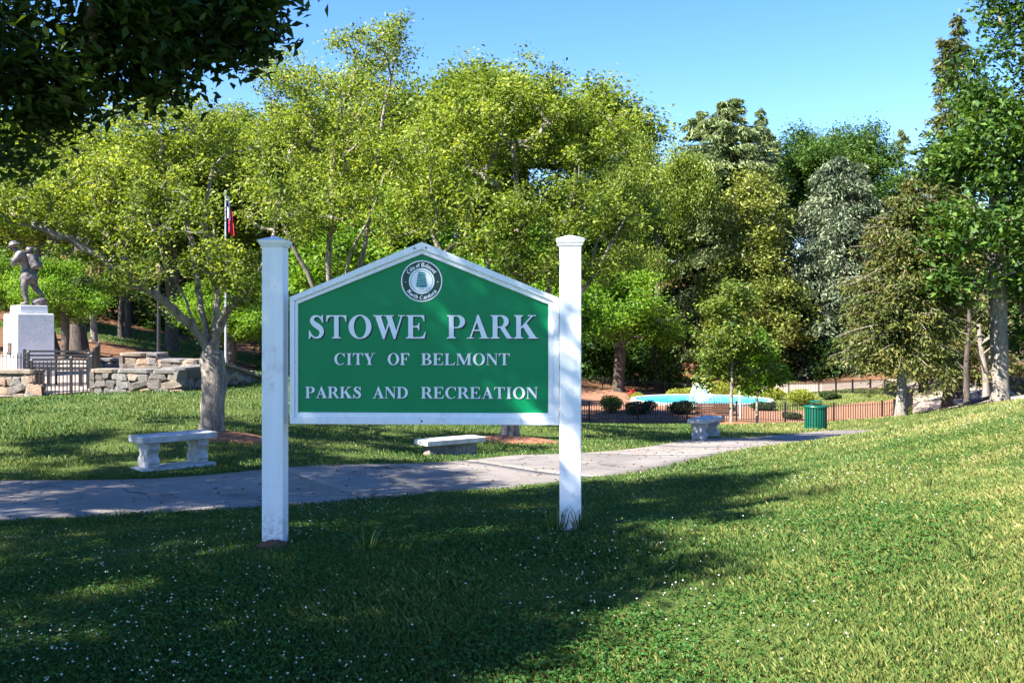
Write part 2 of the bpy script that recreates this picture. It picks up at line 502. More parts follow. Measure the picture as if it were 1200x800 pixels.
def inside(x, y, poly):
    r = np.zeros(len(x), bool)
    n = len(poly)
    for i in range(n):
        (x0, y0), (x1, y1) = poly[i], poly[(i + 1) % n]
        c_ = (y0 > y) != (y1 > y)
        r ^= c_ & (x < (x1 - x0) * (y - y0) / (y1 - y0 + 1e-12) + x0)
    return r


FENCE = [(-6, 53.5), (3.9, 52.5), (12, 52.3), (19.6, 52.5), (22.3, 57), (23.6, 65), (22.4, 74), (18, 79), (10, 81), (2, 79), (-5, 70)]
DRIVE = catmull([(19, 84), (22, 81.5), (27, 76), (27.8, 68), (25.2, 58), (22.4, 50), (22.2, 46.5), (25, 43.5), (34, 41)])
DRIVE = resample(DRIVE, 0.8)
PLAZA = [(-16.5, 24.6), (-10.6, 24.0), (-9.4, 24.2), (-7.4, 27.2), (-8, 33), (-18, 34)]
CEN_S = resample(CENTRE, 1.0)
BENCHES = []
RINGS = []                                   # (x, y, rx, ry) mulch rings round trunks


def zones(x, y):
    """0..1 weights: litter, mulch, lawn"""
    wob = 1.2 * np.sin(x * 0.7 + y * 0.31) + 0.8 * np.sin(x * 0.23 - y * 0.9)
    mul = inside(x, y, FENCE) & ~((x > 15.5) & (y > 60 + wob))
    litter = (y > 48 + wob) & ~inside(x, y, FENCE) & (x < 20)
    litter |= (y > 88 + wob)
    litter |= (x > 24.5 + wob * .5) & (y > 46)
    litter |= (x < -8) & (y > 34 + wob * .7) & (y < 48)
    litter &= ~((x < -14) & (x > -26) & (y > 47) & (y < 62))
    return litter, mul


# sheet of ground with finer cells near the camera
def axis(segs):
    out = []
    for a0, a1, st in segs:
        out += list(np.arange(a0, a1, st))
    return np.array(out + [segs[-1][1]])


gx = axis([(-320, -90, 20), (-90, -30, 4), (-30, -12, 1.0), (-12, 14, 0.35), (14, 30, 0.8), (30, 90, 4), (90, 320, 20)])
gy = axis([(-120, -20, 10), (-20, 2, 1.5), (2, 34, 0.35), (34, 100, 0.9), (100, 220, 5), (220, 520, 25)])
GX, GY = np.meshgrid(gx, gy)
fx, fy = GX.ravel(), GY.ravel()
cxl, cyl = np.clip(fx, -95, 95), np.clip(fy, -25, 205)
fz = zt(cxl, cyl)
fz += 0.012 * (np.sin(fx * 2.1 + np.sin(fy * 1.3)) + np.sin(fy * 2.7 + 1.3 * np.sin(fx * 1.7)))* (fy < 60)
dpath = dist_poly(fx, fy, CEN_S)
fz = np.where(dpath < HW + 0.1, fz - 0.03, fz)
nx, ny = len(gx), len(gy)
idx = np.arange(nx * ny).reshape(ny, nx)
quads = np.c_[idx[:-1, :-1].ravel(), idx[:-1, 1:].ravel(), idx[1:, 1:].ravel(), idx[1:, :-1].ravel()]
gme = fast_mesh('ground', np.c_[fx, fy, fz], quads)
li, mu = zones(fx, fy)
ca = gme.color_attributes.new('zone', 'FLOAT_COLOR', 'POINT')
ca.data.foreach_set('color', np.c_[li.astype(float), mu.astype(float), np.zeros(len(fx)), np.ones(len(fx))].astype(np.float32).ravel())
gme.shade_smooth()
ground = tag(link('ground', gme, M['ground']), 'lawn, mulch and leaf litter of the sloping park ground', kind='structure')


# ------------------------------------------------------------------ path of concrete slabs
path_root = empty('path', (0, 0, 0))
tag(path_root, 'pale concrete footpath curving across the lawn behind the sign', kind='structure')


def slab(C, name, mat, parent, hw, lift, thick, ncross=7):
    N = normals2(C)
    k = len(C)
    ts = np.linspace(-hw, hw, ncross)
    X = C[:, None, 0] + N[:, None, 0] * ts; Yv = C[:, None, 1] + N[:, None, 1] * ts
    Z = zt(X.ravel(), Yv.ravel()).reshape(X.shape) + lift
    top = np.stack([X, Yv, Z], 2).reshape(-1, 3)
    bot = top - (0, 0, thick)
    q = [(i * ncross + j, (i + 1) * ncross + j, (i + 1) * ncross + j + 1, i * ncross + j + 1) for i in range(k - 1) for j in range(ncross - 1)]
    n = len(top)
    edge = [i * ncross for i in range(k)] + [(k - 1) * ncross + j for j in range(1, ncross)] + [i * ncross + ncross - 1 for i in range(k - 2, -1, -1)] + [j for j in range(ncross - 2, 0, -1)]
    q += [(edge[i], n + edge[i], n + edge[(i + 1) % len(edge)], edge[(i + 1) % len(edge)]) for i in range(len(edge))]
    me = fast_mesh(name, np.r_[top, bot], np.array(q))
    o = link(name, me, mat, parent)
    return o


cs = np.r_[0, np.cumsum(np.linalg.norm(np.diff(CENTRE, axis=0), axis=1))]


def arc_of(x, y):
    return cs[np.argmin(np.hypot(CENTRE[:, 0] - x, CENTRE[:, 1] - y))]


j1, j2 = arc_of(-1.75, 11.2), arc_of(3.9, 18.9)
joints = [j1 - 6.4 * k for k in range(3, 0, -1)] + list(np.linspace(j1, j2, 4)) + list(np.linspace(j2, arc_of(11.3, 30.6), 6)[1:])
for a0, a1 in zip(joints[:-1], joints[1:]):
    gap = 0.012 if abs(a0 - j1) < .01 or abs(a0 - j2) < .01 else 0.004
    q = np.linspace(a0 + gap, a1 - .004, 13)
    C = np.c_[np.interp(q, cs, CENTRE[:, 0]), np.interp(q, cs, CENTRE[:, 1])]
    slab(C, 'slab', M['path'], path_root, HW, 0.012, 0.12)
drv = slab(DRIVE, 'drive', M['drive'], None, 2.5, 0.04, 0.1)
tag(drv, 'pinkish beige concrete drive curving behind the pool lawn', kind='structure')


def patch(name, poly, mat, lift, label, kind, step=0.5):
    P = np.array(poly, float)
    cx_, cy_ = P.mean(0)
    rings = np.linspace(0, 1, 7)
    per = resample(np.vstack([P, P[:1]]), step)[:-1]
    vs = [(cx_, cy_)]
    for r in rings[1:]:
        vs += [tuple((cx_, cy_) + (p - (cx_, cy_)) * r) for p in per]
    vs = np.array(vs); n = len(per)
    tri = [(0, 1 + i, 1 + (i + 1) % n) for i in range(n)]
    for k in range(len(rings) - 2):
        a_, b_ = 1 + k * n, 1 + (k + 1) * n
        for i in range(n):
            j = (i + 1) % n
            tri += [(a_ + i, b_ + i, b_ + j), (a_ + i, b_ + j, a_ + j)]
    me = fast_mesh(name, np.c_[vs, zt(vs[:, 0], vs[:, 1]) + lift], np.array(tri))
    o = link(name, me, mat)
    return tag(o, label, kind=kind)


patch('pavement', PLAZA, M['drive'], 0.04, 'pinkish paved floor of the statue enclosure', 'structure')


def mound(name, x, y, rx, ry, h, mat, label, n=28, kind='stuff'):
    vs, fs = [], []
    rr = [0, .3, .6, .85, 1.0]
    vs.append((x, y, zg(x, y) + h))
    for k, r in enumerate(rr[1:]):
        for i in range(n):
            a = 2 * math.pi * i / n
            w = 1 + .12 * math.sin(3 * a + x) + .06 * random.uniform(-1, 1)
            px_, py_ = x + rx * r * w * math.cos(a), y + ry * r * w * math.sin(a)
            vs.append((px_, py_, zg(px_, py_) + h * (1 - r * r) + 0.006 + random.uniform(-.15, .15) * h * (1 - r) - (.02 if r == 1 else 0)))
    fs += [(0, 1 + i, 1 + (i + 1) % n) for i in range(n)]
    for k in range(3):
        for i in range(n):
            a_ = 1 + k * n
            fs.append((a_ + i, a_ + n + i, a_ + n + (i + 1) % n, a_ + (i + 1) % n))
    mb = MB().add(vs, fs)
    o = mb.build(name, mat, smooth=True)
    RINGS.append((x, y, rx * .9, ry * .9))
    return tag(o, label, kind=kind)


# ------------------------------------------------------------------ park sign
PM = 178.6
SY = 6.72
U = lambda px: (px - 495) / PM
W = lambda py: EYE - (py - HOR) / PM
sign = empty('park_sign', ((495 - 600) / F * SY, SY, 0), R(-2.6),
             'green park name board with white gable frame and lettering, hung between two white posts', 'sign')

for pc, zb, lab in ((320.5, -0.15, None), (668.0, -0.05, None)):
    u = U(pc)
    p = MB().box(u - .07, u + .07, -.07, .07, zb, W(289)).build('post', M['white'], sign, bevel=.006)
    c = MB()
    c.frustum(u, 0, W(289), W(286.5), .076, .082)
    c.frustum(u, 0, W(286.5), W(285), .082, .088)
    c.frustum(u, 0, W(285), W(281.5), .088, .092)
    c.frustum(u, 0, W(281.5), W(276.5), .096, .012)
    k = c.build('cap', M['white'], p)

OUT = [(340, 496.5), (655, 496.5), (655, 349.5), (495.5, 284), (340, 348)]
MID = [(345.5, 488.5), (648.5, 488.5), (648.5, 353.5), (495.5, 292.5), (345.5, 352.5)]
INN = [(349, 483), (642.5, 483), (642.5, 357), (495.5, 298), (349, 356)]


def ring_piece(A, B, i, d0, d1, name):
    j = (i + 1) % 5
    pts = [(U(A[i][0]), W(A[i][1])), (U(A[j][0]), W(A[j][1])), (U(B[j][0]), W(B[j][1])), (U(B[i][0]), W(B[i][1]))]
    return MB().prism(pts, d0, d1).build(name, M['white'], sign, bevel=.003)


for i in range(5):
    ring_piece(OUT, MID, i, -.05, .05, 'frame_rail')
    ring_piece(MID, INN, i, -.036, .036, 'trim')
board = MB().prism([(U(a_), W(b_)) for a_, b_ in [(347, 485.5), (645, 485.5), (645, 355.5), (495.5, 295.5), (347, 354.5)]], -.02, .02).build('board', M['sign_green'], sign)
screws = [(495.5, 492.5), (487, 291.5), (500.5, 291)]
for sx, sy_ in screws:
    MB().lathe([(.006, -.0), (.006, .004)], 10).build('screw', M['letter_black'], sign)
    o = bpy.data.objects[[x.name for x in bpy.data.objects if x.name.startswith('screw')][-1]]
    o.location = (U(sx), -.05, W(sy_)); o.rotation_euler = (R(90), 0, 0)


# ---- serif capitals, cap height 1
def arc(cx, cy, rx, ry, a0, a1, n=18):
    return [(cx + rx * math.cos(R(a)), cy + ry * math.sin(R(a))) for a in np.linspace(a0, a1, n)]


def stem(x0, x1, y0=0.0, y1=1.0, e=.1, t=.04, bt=True, tp=True):
    L, Rr = [], []
    if bt:
        L = [(x0 - e, y0), (x0 - e, y0 + t), (x0 - .025, y0 + t + .02), (x0, y0 + t + .06)]
        Rr = [(x1, y0 + t + .06), (x1 + .025, y0 + t + .02), (x1 + e, y0 + t), (x1 + e, y0)]
    else:
        L, Rr = [(x0, y0)], [(x1, y0)]
    if tp:
        Lt = [(x0, y1 - t - .06), (x0 - .025, y1 - t - .02), (x0 - e, y1 - t), (x0 - e, y1)]
        Rt = [(x1 + e, y1), (x1 + e, y1 - t), (x1 + .025, y1 - t - .02), (x1, y1 - t - .06)]
    else:
        Lt, Rt = [(x0, y1)], [(x1, y1)]
    return [list(reversed(L + Lt)) + [] + list(reversed(Rr + [])) [::1] + []] if False else [L + Lt + Rt + Rr]


def rect(x0, y0, x1, y1):
    return [[(x0, y0), (x1, y0), (x1, y1), (x0, y1)]]


def stroke(pts, n=10):
    P = catmull([p[:2] for p in pts], n)
    w = catmull([(p[2], 0) for p in pts], n)[:, 0]
    N = normals2(P)
    return [[tuple(q) for q in P + N * w[:, None] / 2] + [tuple(q) for q in (P - N * w[:, None] / 2)[::-1]]]


top_arm = [[(.3, 1), (.86, 1), (.88, .74), (.84, .74), (.8, .86), (.7, .935), (.3, .945)]]
mid_arm = [[(.3, .535), (.5, .535), (.58, .58), (.6, .67), (.64, .67), (.64, .35), (.6, .35), (.58, .43), (.5, .475), (.3, .475)]]
bot_arm = [[(.3, 0), (.88, 0), (.94, .29), (.9, .29), (.82, .13), (.7, .065), (.3, .055)]]


def bowl(ocx, ocy, orx, ory, icx, irx, iry, x0=.3):
    o = [(x0, ocy - ory)] + arc(ocx, ocy, orx, ory, -90, 90) + [(x0, ocy + ory)]
    i = [(x0 + .05, ocy - iry)] + arc(icx, ocy, irx, iry, -90, 90) + [(x0 + .05, ocy + iry)]
    return [o, i]


GL = {
    'I': (.575, [stem(.175, .4)]),
    'T': (.987, [[[(.03, 1), (.957, 1), (.965, .72), (.925, .72), (.885, .86), (.8, .935), (.6, .945), (.385, .945), (.19, .935), (.1, .86), (.06, .72), (.02, .72)]], stem(.385, .6, tp=False, y1=.97)]),
    'E': (.987, [stem(.125, .35), top_arm, mid_arm, bot_arm]),
    'F': (.92, [stem(.125, .35), top_arm, mid_arm]),
    'L': (.987, [stem(.125, .35), bot_arm]),
    'P': (.92, [stem(.125, .35), bowl(.54, .72, .34, .28, .47, .175, .228)]),
    'R': (1.068, [stem(.125, .35), bowl(.54, .73, .34, .27, .47, .175, .218), [[(.44, .5), (.68, .5), (.98, .06), (1.06, .04), (1.06, 0), (.79, 0)]]]),
    'B': (.987, [stem(.125, .35), bowl(.52, .75, .32, .25, .46, .16, .2), bowl(.54, .255, .39, .255, .48, .21, .205)]),
    'D': (1.068, [stem(.125, .35), bowl(.47, .5, .55, .5, .43, .35, .448)]),
    'O': (1.151, [[arc(.575, .5, .53, .52, 0, 360, 48)[:-1], arc(.575, .5, .285, .468, 0, 360, 48)[:-1]]]),
    'C': (1.068, [[arc(.56, .5, .52, .52, 52, 318, 36) + arc(.61, .5, .33, .468, 312, 56, 32)],
                  [[(.93, 1.02), (.97, 1.02), (.985, .66), (.94, .66), (.86, .84), (.76, .93), (.85, .93)]]]),
    'S': (.822, [stroke([(.7, .7, .03), (.63, .86, .07), (.46, .965, .07), (.28, .92, .13), (.205, .79, .19), (.28, .655, .22), (.44, .545, .25), (.6, .42, .23), (.66, .265, .2), (.58, .1, .14), (.4, .03, .07), (.22, .11, .07), (.1, .31, .03)]),
                 [[(.67, 1.02), (.71, 1.02), (.73, .67), (.69, .67), (.6, .86)]], [[(.06, -.02), (.1, -.02), (.2, .14), (.1, .345), (.06, .345)]]]),
    'A': (1.068, [[[(.14, .03), (.21, .03), (.53, .8), (.49, .93)]], [[(.44, .86), (.5, 1.02), (.57, 1.02), (.985, .03), (.71, .03)]], rect(.25, .32, .72, .38), rect(.01, 0, .34, .043), rect(.6, 0, 1.06, .043)]),
    'W': (1.479, [[[(.09, .97), (.36, .97), (.6, .27), (.54, -.02), (.46, -.02)]], [[(.47, -.02), (.53, -.02), (.8, .75), (.74, .82)]],
                  [[(.6, .97), (.87, .97), (1.1, .27), (1.04, -.02), (.96, -.02)]], [[(.97, -.02), (1.03, -.02), (1.37, .97), (1.29, .97)]],
                  rect(0, .957, .45, 1), rect(.5, .957, .96, 1), rect(1.17, .957, 1.475, 1)]),
    'K': (1.151, [stem(.125, .35), [[(.3, .44), (.37, .42), (.92, .97), (.82, .97)]], [[(.43, .52), (.6, .67), (1.07, .03), (.76, .03)]], rect(.67, .957, 1.05, 1), rect(.66, 0, 1.15, .043)]),
    'Y': (1.068, [[[(.09, .97), (.36, .97), (.62, .45), (.62, .36), (.4, .36)]], [[(.55, .44), (.61, .44), (.89, .97), (.82, .97)]], stem(.4, .62, tp=False, y1=.45), rect(0, .957, .47, 1), rect(.68, .957, 1.05, 1)]),
    'M': (1.396, [rect(.13, .02, .19, .97), stem(1.02, 1.25, tp=False), [[(.1, 1), (.36, 1), (.75, .24), (.7, .0), (.65, .0)]], [[(.66, .0), (.72, .0), (1.07, .8), (1.04, 1), (1.0, .9)]], rect(.02, 0, .31, .043), rect(.02, .957, .2, 1), rect(1.03, .957, 1.36, 1)]),
    'N': (1.068, [rect(.13, .02, .19, .95), rect(.86, .1, .92, .97), [[(.06, 1), (.32, 1), (.92, .24), (.92, -.02), (.86, -.02), (.13, .9)]], rect(.02, 0, .31, .043), rect(.02, .957, .2, 1), rect(.74, .957, 1.05, 1)]),
}


def glyph(ch, sx, sy, x, z, d_front, thick, mb):
    for k, contours in enumerate(GL[ch][1]):
        cs_ = [[Vector((x + u * sx, z + w * sy, 0)) for u, w in c_] for c_ in contours]
        flat = [p for c_ in cs_ for p in c_]
        tri = tessellate_polygon(cs_)
        yf = d_front - .0002 * k
        n = len(flat)
        vs = [(p.x, yf, p.y) for p in flat] + [(p.x, d_front + thick, p.y) for p in flat]
        fs = [tuple(t) for t in tri]
        o = 0
        for c_ in cs_:
            m_ = len(c_)
            fs += [(o + i, o + (i + 1) % m_, n + o + (i + 1) % m_, n + o + i) for i in range(m_)]
            o += m_
        mb.add(vs, fs)


LINES = [('STOWE', 360.1, 500.8, 369.3, 396.5), ('PARK', 523.6, 630.8, 369.3, 396.5), ('CITY', 391.3, 440.4, 413.8, 427.4), ('OF', 454.2, 480.9, 413.8, 427.4),
         ('BELMONT', 494, 598, 413.8, 427.4), ('PARKS', 357.2, 424.1, 453, 466.4), ('AND', 436.8, 479.2, 453, 466.4), ('RECREATION', 493.7, 630.8, 453, 466.4)]
for word, x0, x1, y0, y1 in LINES:
    cap = (y1 - y0) / PM
    gapl = .03
    tot = sum(GL[c_][0] for c_ in word) + gapl * (len(word) - 1)
    s = (x1 - x0) / PM / tot
    x = U(x0)
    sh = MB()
    for c_ in word:
        lm = MB()
        glyph(c_, s, cap, x, W(y1), -.0245, .004, lm)
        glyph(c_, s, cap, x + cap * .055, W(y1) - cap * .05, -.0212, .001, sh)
        lm.build('letter', M['letter_white'], board)
        x += (GL[c_][0] + gapl) * s
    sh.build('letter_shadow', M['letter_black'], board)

# ---- round seal
SC = (U(494.7), W(329.5))
SR = 24.6 / PM
seal = MB().prism([(SC[0] + SR * math.cos(t), SC[1] + SR * math.sin(t)) for t in np.linspace(0, 2 * math.pi, 64, endpoint=False)], -.0228, -.0195).build('seal', M['seal_dark'], sign)


def ring2(r0, r1, y, mat, name, n=64):
    mb = MB()
    vs = [(SC[0] + r * math.cos(2 * math.pi * i / n), y, SC[1] + r * math.sin(2 * math.pi * i / n)) for i in range(n) for r in (r0, r1)]
    mb.add(vs, [(2 * i, 2 * i + 1, 2 * ((i + 1) % n) + 1, 2 * ((i + 1) % n)) for i in range(n)])
    return mb.build(name, mat, seal)


ring2(SR * .93, SR * .985, -.0236, M['letter_white'], 'rim')
ring2(.0, SR * .61, -.0236, M['letter_white'], 'disc')
ring2(SR * .51, SR * .535, -.0243, M['seal_teal'], 'inner_ring')
em = MB().prism([(SC[0] + a_ * SR, SC[1] + b_ * SR) for a_, b_ in [(-.25, -.28), (-.26, -.2), (-.17, .38), (-.1, .43), (.1, .43), (.17, .38), (.26, -.2), (.25, -.28), (0, -.31)]], -.0246, -.0236).build('emblem', M['seal_teal'], seal)
bands = MB()
for k in range(5):
    zz = -.18 + k * .12
    bands.prism([(SC[0] - .2 * SR, SC[1] + zz * SR), (SC[0] + .2 * SR, SC[1] + (zz + .05) * SR), (SC[0] + .2 * SR, SC[1] + (zz + .062) * SR), (SC[0] - .2 * SR, SC[1] + (zz + .018) * SR)], -.0251, -.0247)
bands.build('emblem_band', M['letter_white'], seal)

NIB = {
    'C': (.75, [[(.6, .85), (.35, 1), (.12, .75), (.12, .25), (.35, 0), (.62, .15)]]), 'i': (.35, [[(.05, .5), (.15, .6), (.15, .08), (.27, .0)], [(.15, .82), (.16, .86)]]),
    't': (.42, [[(.15, .85), (.15, .1), (.3, 0)], [(0, .58), (.34, .6)]]), 'y': (.55, [[(.1, .6), (.1, .2), (.25, .05), (.42, .15)], [(.42, .6), (.42, -.1), (.15, -.3)]]),
    'o': (.52, [[(.25, .62), (.1, .45), (.1, .15), (.25, 0), (.4, .15), (.4, .45), (.25, .62)]]), 'f': (.4, [[(.36, .92), (.15, .9), (.15, 0)], [(0, .55), (.34, .57)]]),
    'B': (.75, [[(.12, 1), (.12, 0), (.45, 0), (.6, .25), (.4, .52), (.15, .52)], [(.05, 1), (.4, 1), (.55, .76), (.4, .52)]]), 'e': (.46, [[(.1, .3), (.36, .42), (.24, .62), (.1, .45), (.1, .12), (.24, 0), (.38, .1)]]),
    'l': (.3, [[(.12, 1), (.12, .08), (.24, 0)]]), 'm': (.82, [[(.1, .6), (.1, 0)], [(.1, .5), (.28, .62), (.38, .5), (.38, 0)], [(.38, .5), (.56, .62), (.66, .5), (.66, .0), (.74, .05)]]),
    'n': (.55, [[(.1, .6), (.1, 0)], [(.1, .5), (.28, .62), (.4, .5), (.4, 0), (.48, .05)]]), 'N': (.8, [[(.12, 0), (.12, 1), (.55, .05), (.58, 1)]]),
    'r': (.4, [[(.1, .6), (.1, 0)], [(.1, .48), (.24, .62), (.36, .55)]]), 'h': (.55, [[(.12, 1), (.12, 0)], [(.12, .5), (.28, .62), (.4, .5), (.4, 0)]]),
    'a': (.52, [[(.12, .55), (.3, .62), (.4, .5), (.4, .05), (.48, 0)], [(.4, .35), (.2, .36), (.1, .18), (.2, 0), (.4, .12)]]), ' ': (.35, []),
    '1': (.35, [[(.05, .8), (.17, 1), (.17, 0)]]), '8': (.5, [[(.25, .5), (.1, .75), (.25, 1), (.4, .75), (.25, .5), (.1, .25), (.25, 0), (.42, .25), (.25, .5)]]),
    '9': (.5, [[(.4, .7), (.25, .5), (.1, .75), (.25, 1), (.4, .75), (.38, .3), (.2, 0)]]), '5': (.5, [[(.4, 1), (.14, 1), (.12, .6), (.32, .6), (.42, .3), (.28, .02), (.08, .1)]]),
}


def ring_text(text, radius, h, a_mid, inward, nib=.13):
    mb = MB()
    tot = sum(NIB[c_][0] for c_ in text) * h
    pos = -tot / 2
    nv = (nib * .75 * h, nib * .62 * h)
    for c_ in text:
        w_ = NIB[c_][0] * h
        ang = (pos + w_ / 2) / radius
        a = a_mid - ang if not inward else a_mid + ang
        for line in NIB[c_][1]:
            Q = [((u - NIB[c_][0] / 2) * h, v * h) for u, v in line]
            for (u0, v0), (u1, v1) in zip(Q[:-1], Q[1:]):
                quad = [(u0 - nv[0], v0 - nv[1]), (u1 - nv[0], v1 - nv[1]), (u1 + nv[0], v1 + nv[1]), (u0 + nv[0], v0 + nv[1])]
                pts = []
                for u_, v_ in quad:
                    if not inward:
                        rr_ = radius + v_
                        aa = a - u_ / radius
                    else:
                        rr_ = radius + h - v_
                        aa = a + u_ / radius
                    pts.append((SC[0] + rr_ * math.cos(aa), -.0240 - .00002 * random.random(), SC[1] + rr_ * math.sin(aa)))
                mb.add(pts, [(0, 1, 2, 3)])
        pos += w_
    return mb.build('seal_lettering', M['letter_white'], seal)


ring_text('City of Belmont', SR * .675, SR * .19, R(90), False)
ring_text('North Carolina', SR * .675, SR * .19, R(-90), True)
dots = MB()
for a_ in (R(183), R(-3)):
    dots.prism([(SC[0] + SR * .77 * math.cos(a_) + .0035 * math.cos(t), SC[1] + SR * .77 * math.sin(a_) + .0035 * math.sin(t)) for t in np.linspace(0, 6.283, 10, endpoint=False)], -.0242, -.0228)
dots.build('seal_dot', M['letter_white'], seal)['kind'] = 'stuff'
yr = MB()
xx = SC[0] - SR * .13
for c_ in '1895':
    for line in NIB[c_][1]:
        Q = [(xx + u * SR * .13, SC[1] - SR * .45 + v * SR * .1) for u, v in line]
        for (u0, v0), (u1, v1) in zip(Q[:-1], Q[1:]):
            yr.add([(u0 - .001, -.0244, v0), (u1 - .001, -.0244, v1), (u1 + .001, -.0244, v1 + .001), (u0 + .001, -.0244, v0 + .001)], [(0, 1, 2, 3)])
    xx += NIB[c_][0] * SR * .14
yr.build('seal_year', M['seal_teal'], seal)
lp = sign.location + Vector((U(320.5) + .01, -.02, 0))
mound('dirt_mound', lp.x, lp.y - .03, .12, .11, .05, M['clay'], 'small heap of red clay at the foot of the left sign post', 16)


# ------------------------------------------------------------------ stone benches
def bench_leg(w, t, h):
    hw_ = w / 2
    half = [(hw_ * .82, 0), (hw_ * .84, h * .1), (hw_ * .98, h * .2), (hw_ * .92, h * .33), (hw_ * .7, h * .45), (hw_ * .62, h * .55), (hw_ * .7, h * .64), (hw_ * .72, h * .7), (hw_ * .98, h * .72), (hw_ * 1.0, h)]
    pts = half + [(-a_, b_) for a_, b_ in reversed(half)]
    return MB().prism(pts, -t / 2, t / 2, 'x')


def bench(x, y, rz, L, Wd, H, th, label, base=True):
    z = zg(x, y)
    t = empty('stone_bench', (x, y, z), rz, label, 'bench', 'concrete benches along the path')
    MB().box(-L / 2, L / 2, -Wd / 2, Wd / 2, H - th, H).build('seat', M['concrete'], t, bevel=.012)
    for s in (-1, 1):
        o = bench_leg(Wd * .78, .15, H - th - (.048 if base else .021)).build('leg', M['concrete'], t, bevel=.008)
        o.location = (s * (L / 2 - .17), 0, .047 if base else .02)
        q = MB()
        for a_ in (-1, 1):
            q.tube([(-.076, a_ * .02 + .035 * math.sin(k * .9) * a_, .08 + k * .022) for k in range(8)], .008, 5)
        q.build('scroll', M['concrete'], o)
    if base:
        BENCHES.append((x, y, math.cos(rz), math.sin(rz), L / 2 + .06, Wd / 2 + .05))
        MB().box(-L / 2, L / 2, -Wd / 2 + .02, Wd / 2 - .02, -.08, .045).build('base_slab', M['concrete'], t, bevel=.008)
    return t


bench(-4.28, 12.95, R(46), 1.0, .4, .44, .085, 'concrete bench with carved scroll legs on the lawn beside the large grey trunk')
bench(*at(827, 514, 21.6)[:2], R(60), 1.1, .42, .44, .085, 'concrete bench seen nearly end on at the path edge near the trash can', base=False)
bx_, by_, _ = at(528, 534, 16.2)
lb = empty('stone_bench', (bx_, by_, zg(bx_, by_)), R(36), 'low slab bench on a solid block, under the sign board by the path', 'bench', 'concrete benches along the path')
MB().box(-.55, .55, -.2, .2, .2, .285).build('seat', M['concrete'], lb, bevel=.012)
pl_ = MB().box(-.42, .42, -.13, .13, -.1, .199)
pl_.box(-.3, .3, -.137, -.131, .06, .16)
pl_.build('block_base', M['stone_grey'], lb, bevel=.006)


def rock_mesh(name, seed, sub=2, flat=.7, rough=.22):
    import bmesh
    r_ = random.Random(seed)
    b_ = bmesh.new()
    bmesh.ops.create_icosphere(b_, subdivisions=sub, radius=1)
    offs = [(Vector((r_.uniform(-1, 1), r_.uniform(-1, 1), r_.uniform(-1, 1))).normalized(), r_.uniform(.4, .8)) for _ in range(7)]
    for v in b_.verts:
        for n_, d_ in offs:
            e = v.co.dot(n_) - d_
            if e > 0: v.co -= n_ * e * .8
        v.co *= 1 + r_.uniform(-rough, rough) * .25
        v.co.z *= flat
    me = bpy.data.meshes.new(name)
    b_.to_mesh(me); b_.free()
    return me


rx_, ry_, _ = at(502, 534, 15.75)
rk = link('rock', rock_mesh('rock', 3), M['stone_tan'])
rk.location = (rx_, ry_, zg(rx_, ry_) + .03); rk.scale = (.09, .07, .09)
tag(rk, 'pale round stone in the grass beside the low slab bench', 'rock')

# ------------------------------------------------------------------ trash can
cx_, cy_, _ = at(956, 503, 31)
can = empty('trash_can', (cx_, cy_, zg(cx_, cy_)), 0, 'dark green ribbed trash can with raised lid beside the path', 'trash can')
MB().lathe([(.29, .03), (.3, .05), (.3, .66), (.29, .68)], 28).build('liner', M['can_dark'], can, smooth=False)
MB().lathe([(.335, .0), (.34, .02), (.34, .05), (.315, .06)], 28).build('base_ring', M['can_green'], can)
MB().lathe([(.32, .66), (.35, .665), (.355, .70), (.345, .72), (.2, .74)], 28).build('top_ring', M['can_green'], can)
slm = MB().box(-.024, .024, -.008, .008, .03, .67).mesh('can_slat')
for k in range(26):
    a = 2 * math.pi * k / 26
    o = link('slat', slm, M['can_green'], can)
    o.location = (.322 * math.cos(a), .322 * math.sin(a), 0); o.rotation_euler = (0, 0, a + math.pi / 2)
hd = MB().lathe([(.19, .83), (.2, .84), (.17, .865), (.05, .875)], 20).build('lid', M['can_green'], can)
for s in (-1, 1):
    MB().box(s * .16 - .012, s * .16 + .012, -.015, .015, .72, .84).build('lid_support', M['can_green'], can)

# ------------------------------------------------------------------ trees
def tube_chain(P, r, n=7, jit=0.0, rg=None):
    """vertices and quads of a tapering tube along P"""
    P = np.asarray(P, float); k = len(P)
    t = np.gradient(P, axis=0); t /= np.linalg.norm(t, axis=1)[:, None] + 1e-9
    ref = np.array([1.0, 0.13, 0.07]) if abs(t[0][0]) < .8 else np.array([0.1, 1.0, .1])
    u = ref - t * (t @ ref)[:, None]
    u /= np.linalg.norm(u, axis=1)[:, None] + 1e-9
    w = np.cross(t, u)
    a = np.linspace(0, 2 * math.pi, n, endpoint=False)
    rr = np.asarray(r)[:, None] * np.ones((1, n))
    if jit and rg is not None:
        rr = rr * (1 + jit * np.sin(a * 2 + rg.uniform(0, 6) + np.arange(k)[:, None] * .3) + jit * .6 * rg.normal(size=(k, n)))
    V = P[:, None, :] + rr[:, :, None] * (u[:, None, :] * np.cos(a)[None, :, None] + w[:, None, :] * np.sin(a)[None, :, None])
    i, j = np.meshgrid(np.arange(k - 1), np.arange(n), indexing='ij')
    q = np.stack([i * n + j, i * n + (j + 1) % n, (i + 1) * n + (j + 1) % n, (i + 1) * n + j], 2).reshape(-1, 4)
    return V.reshape(-1, 3), q


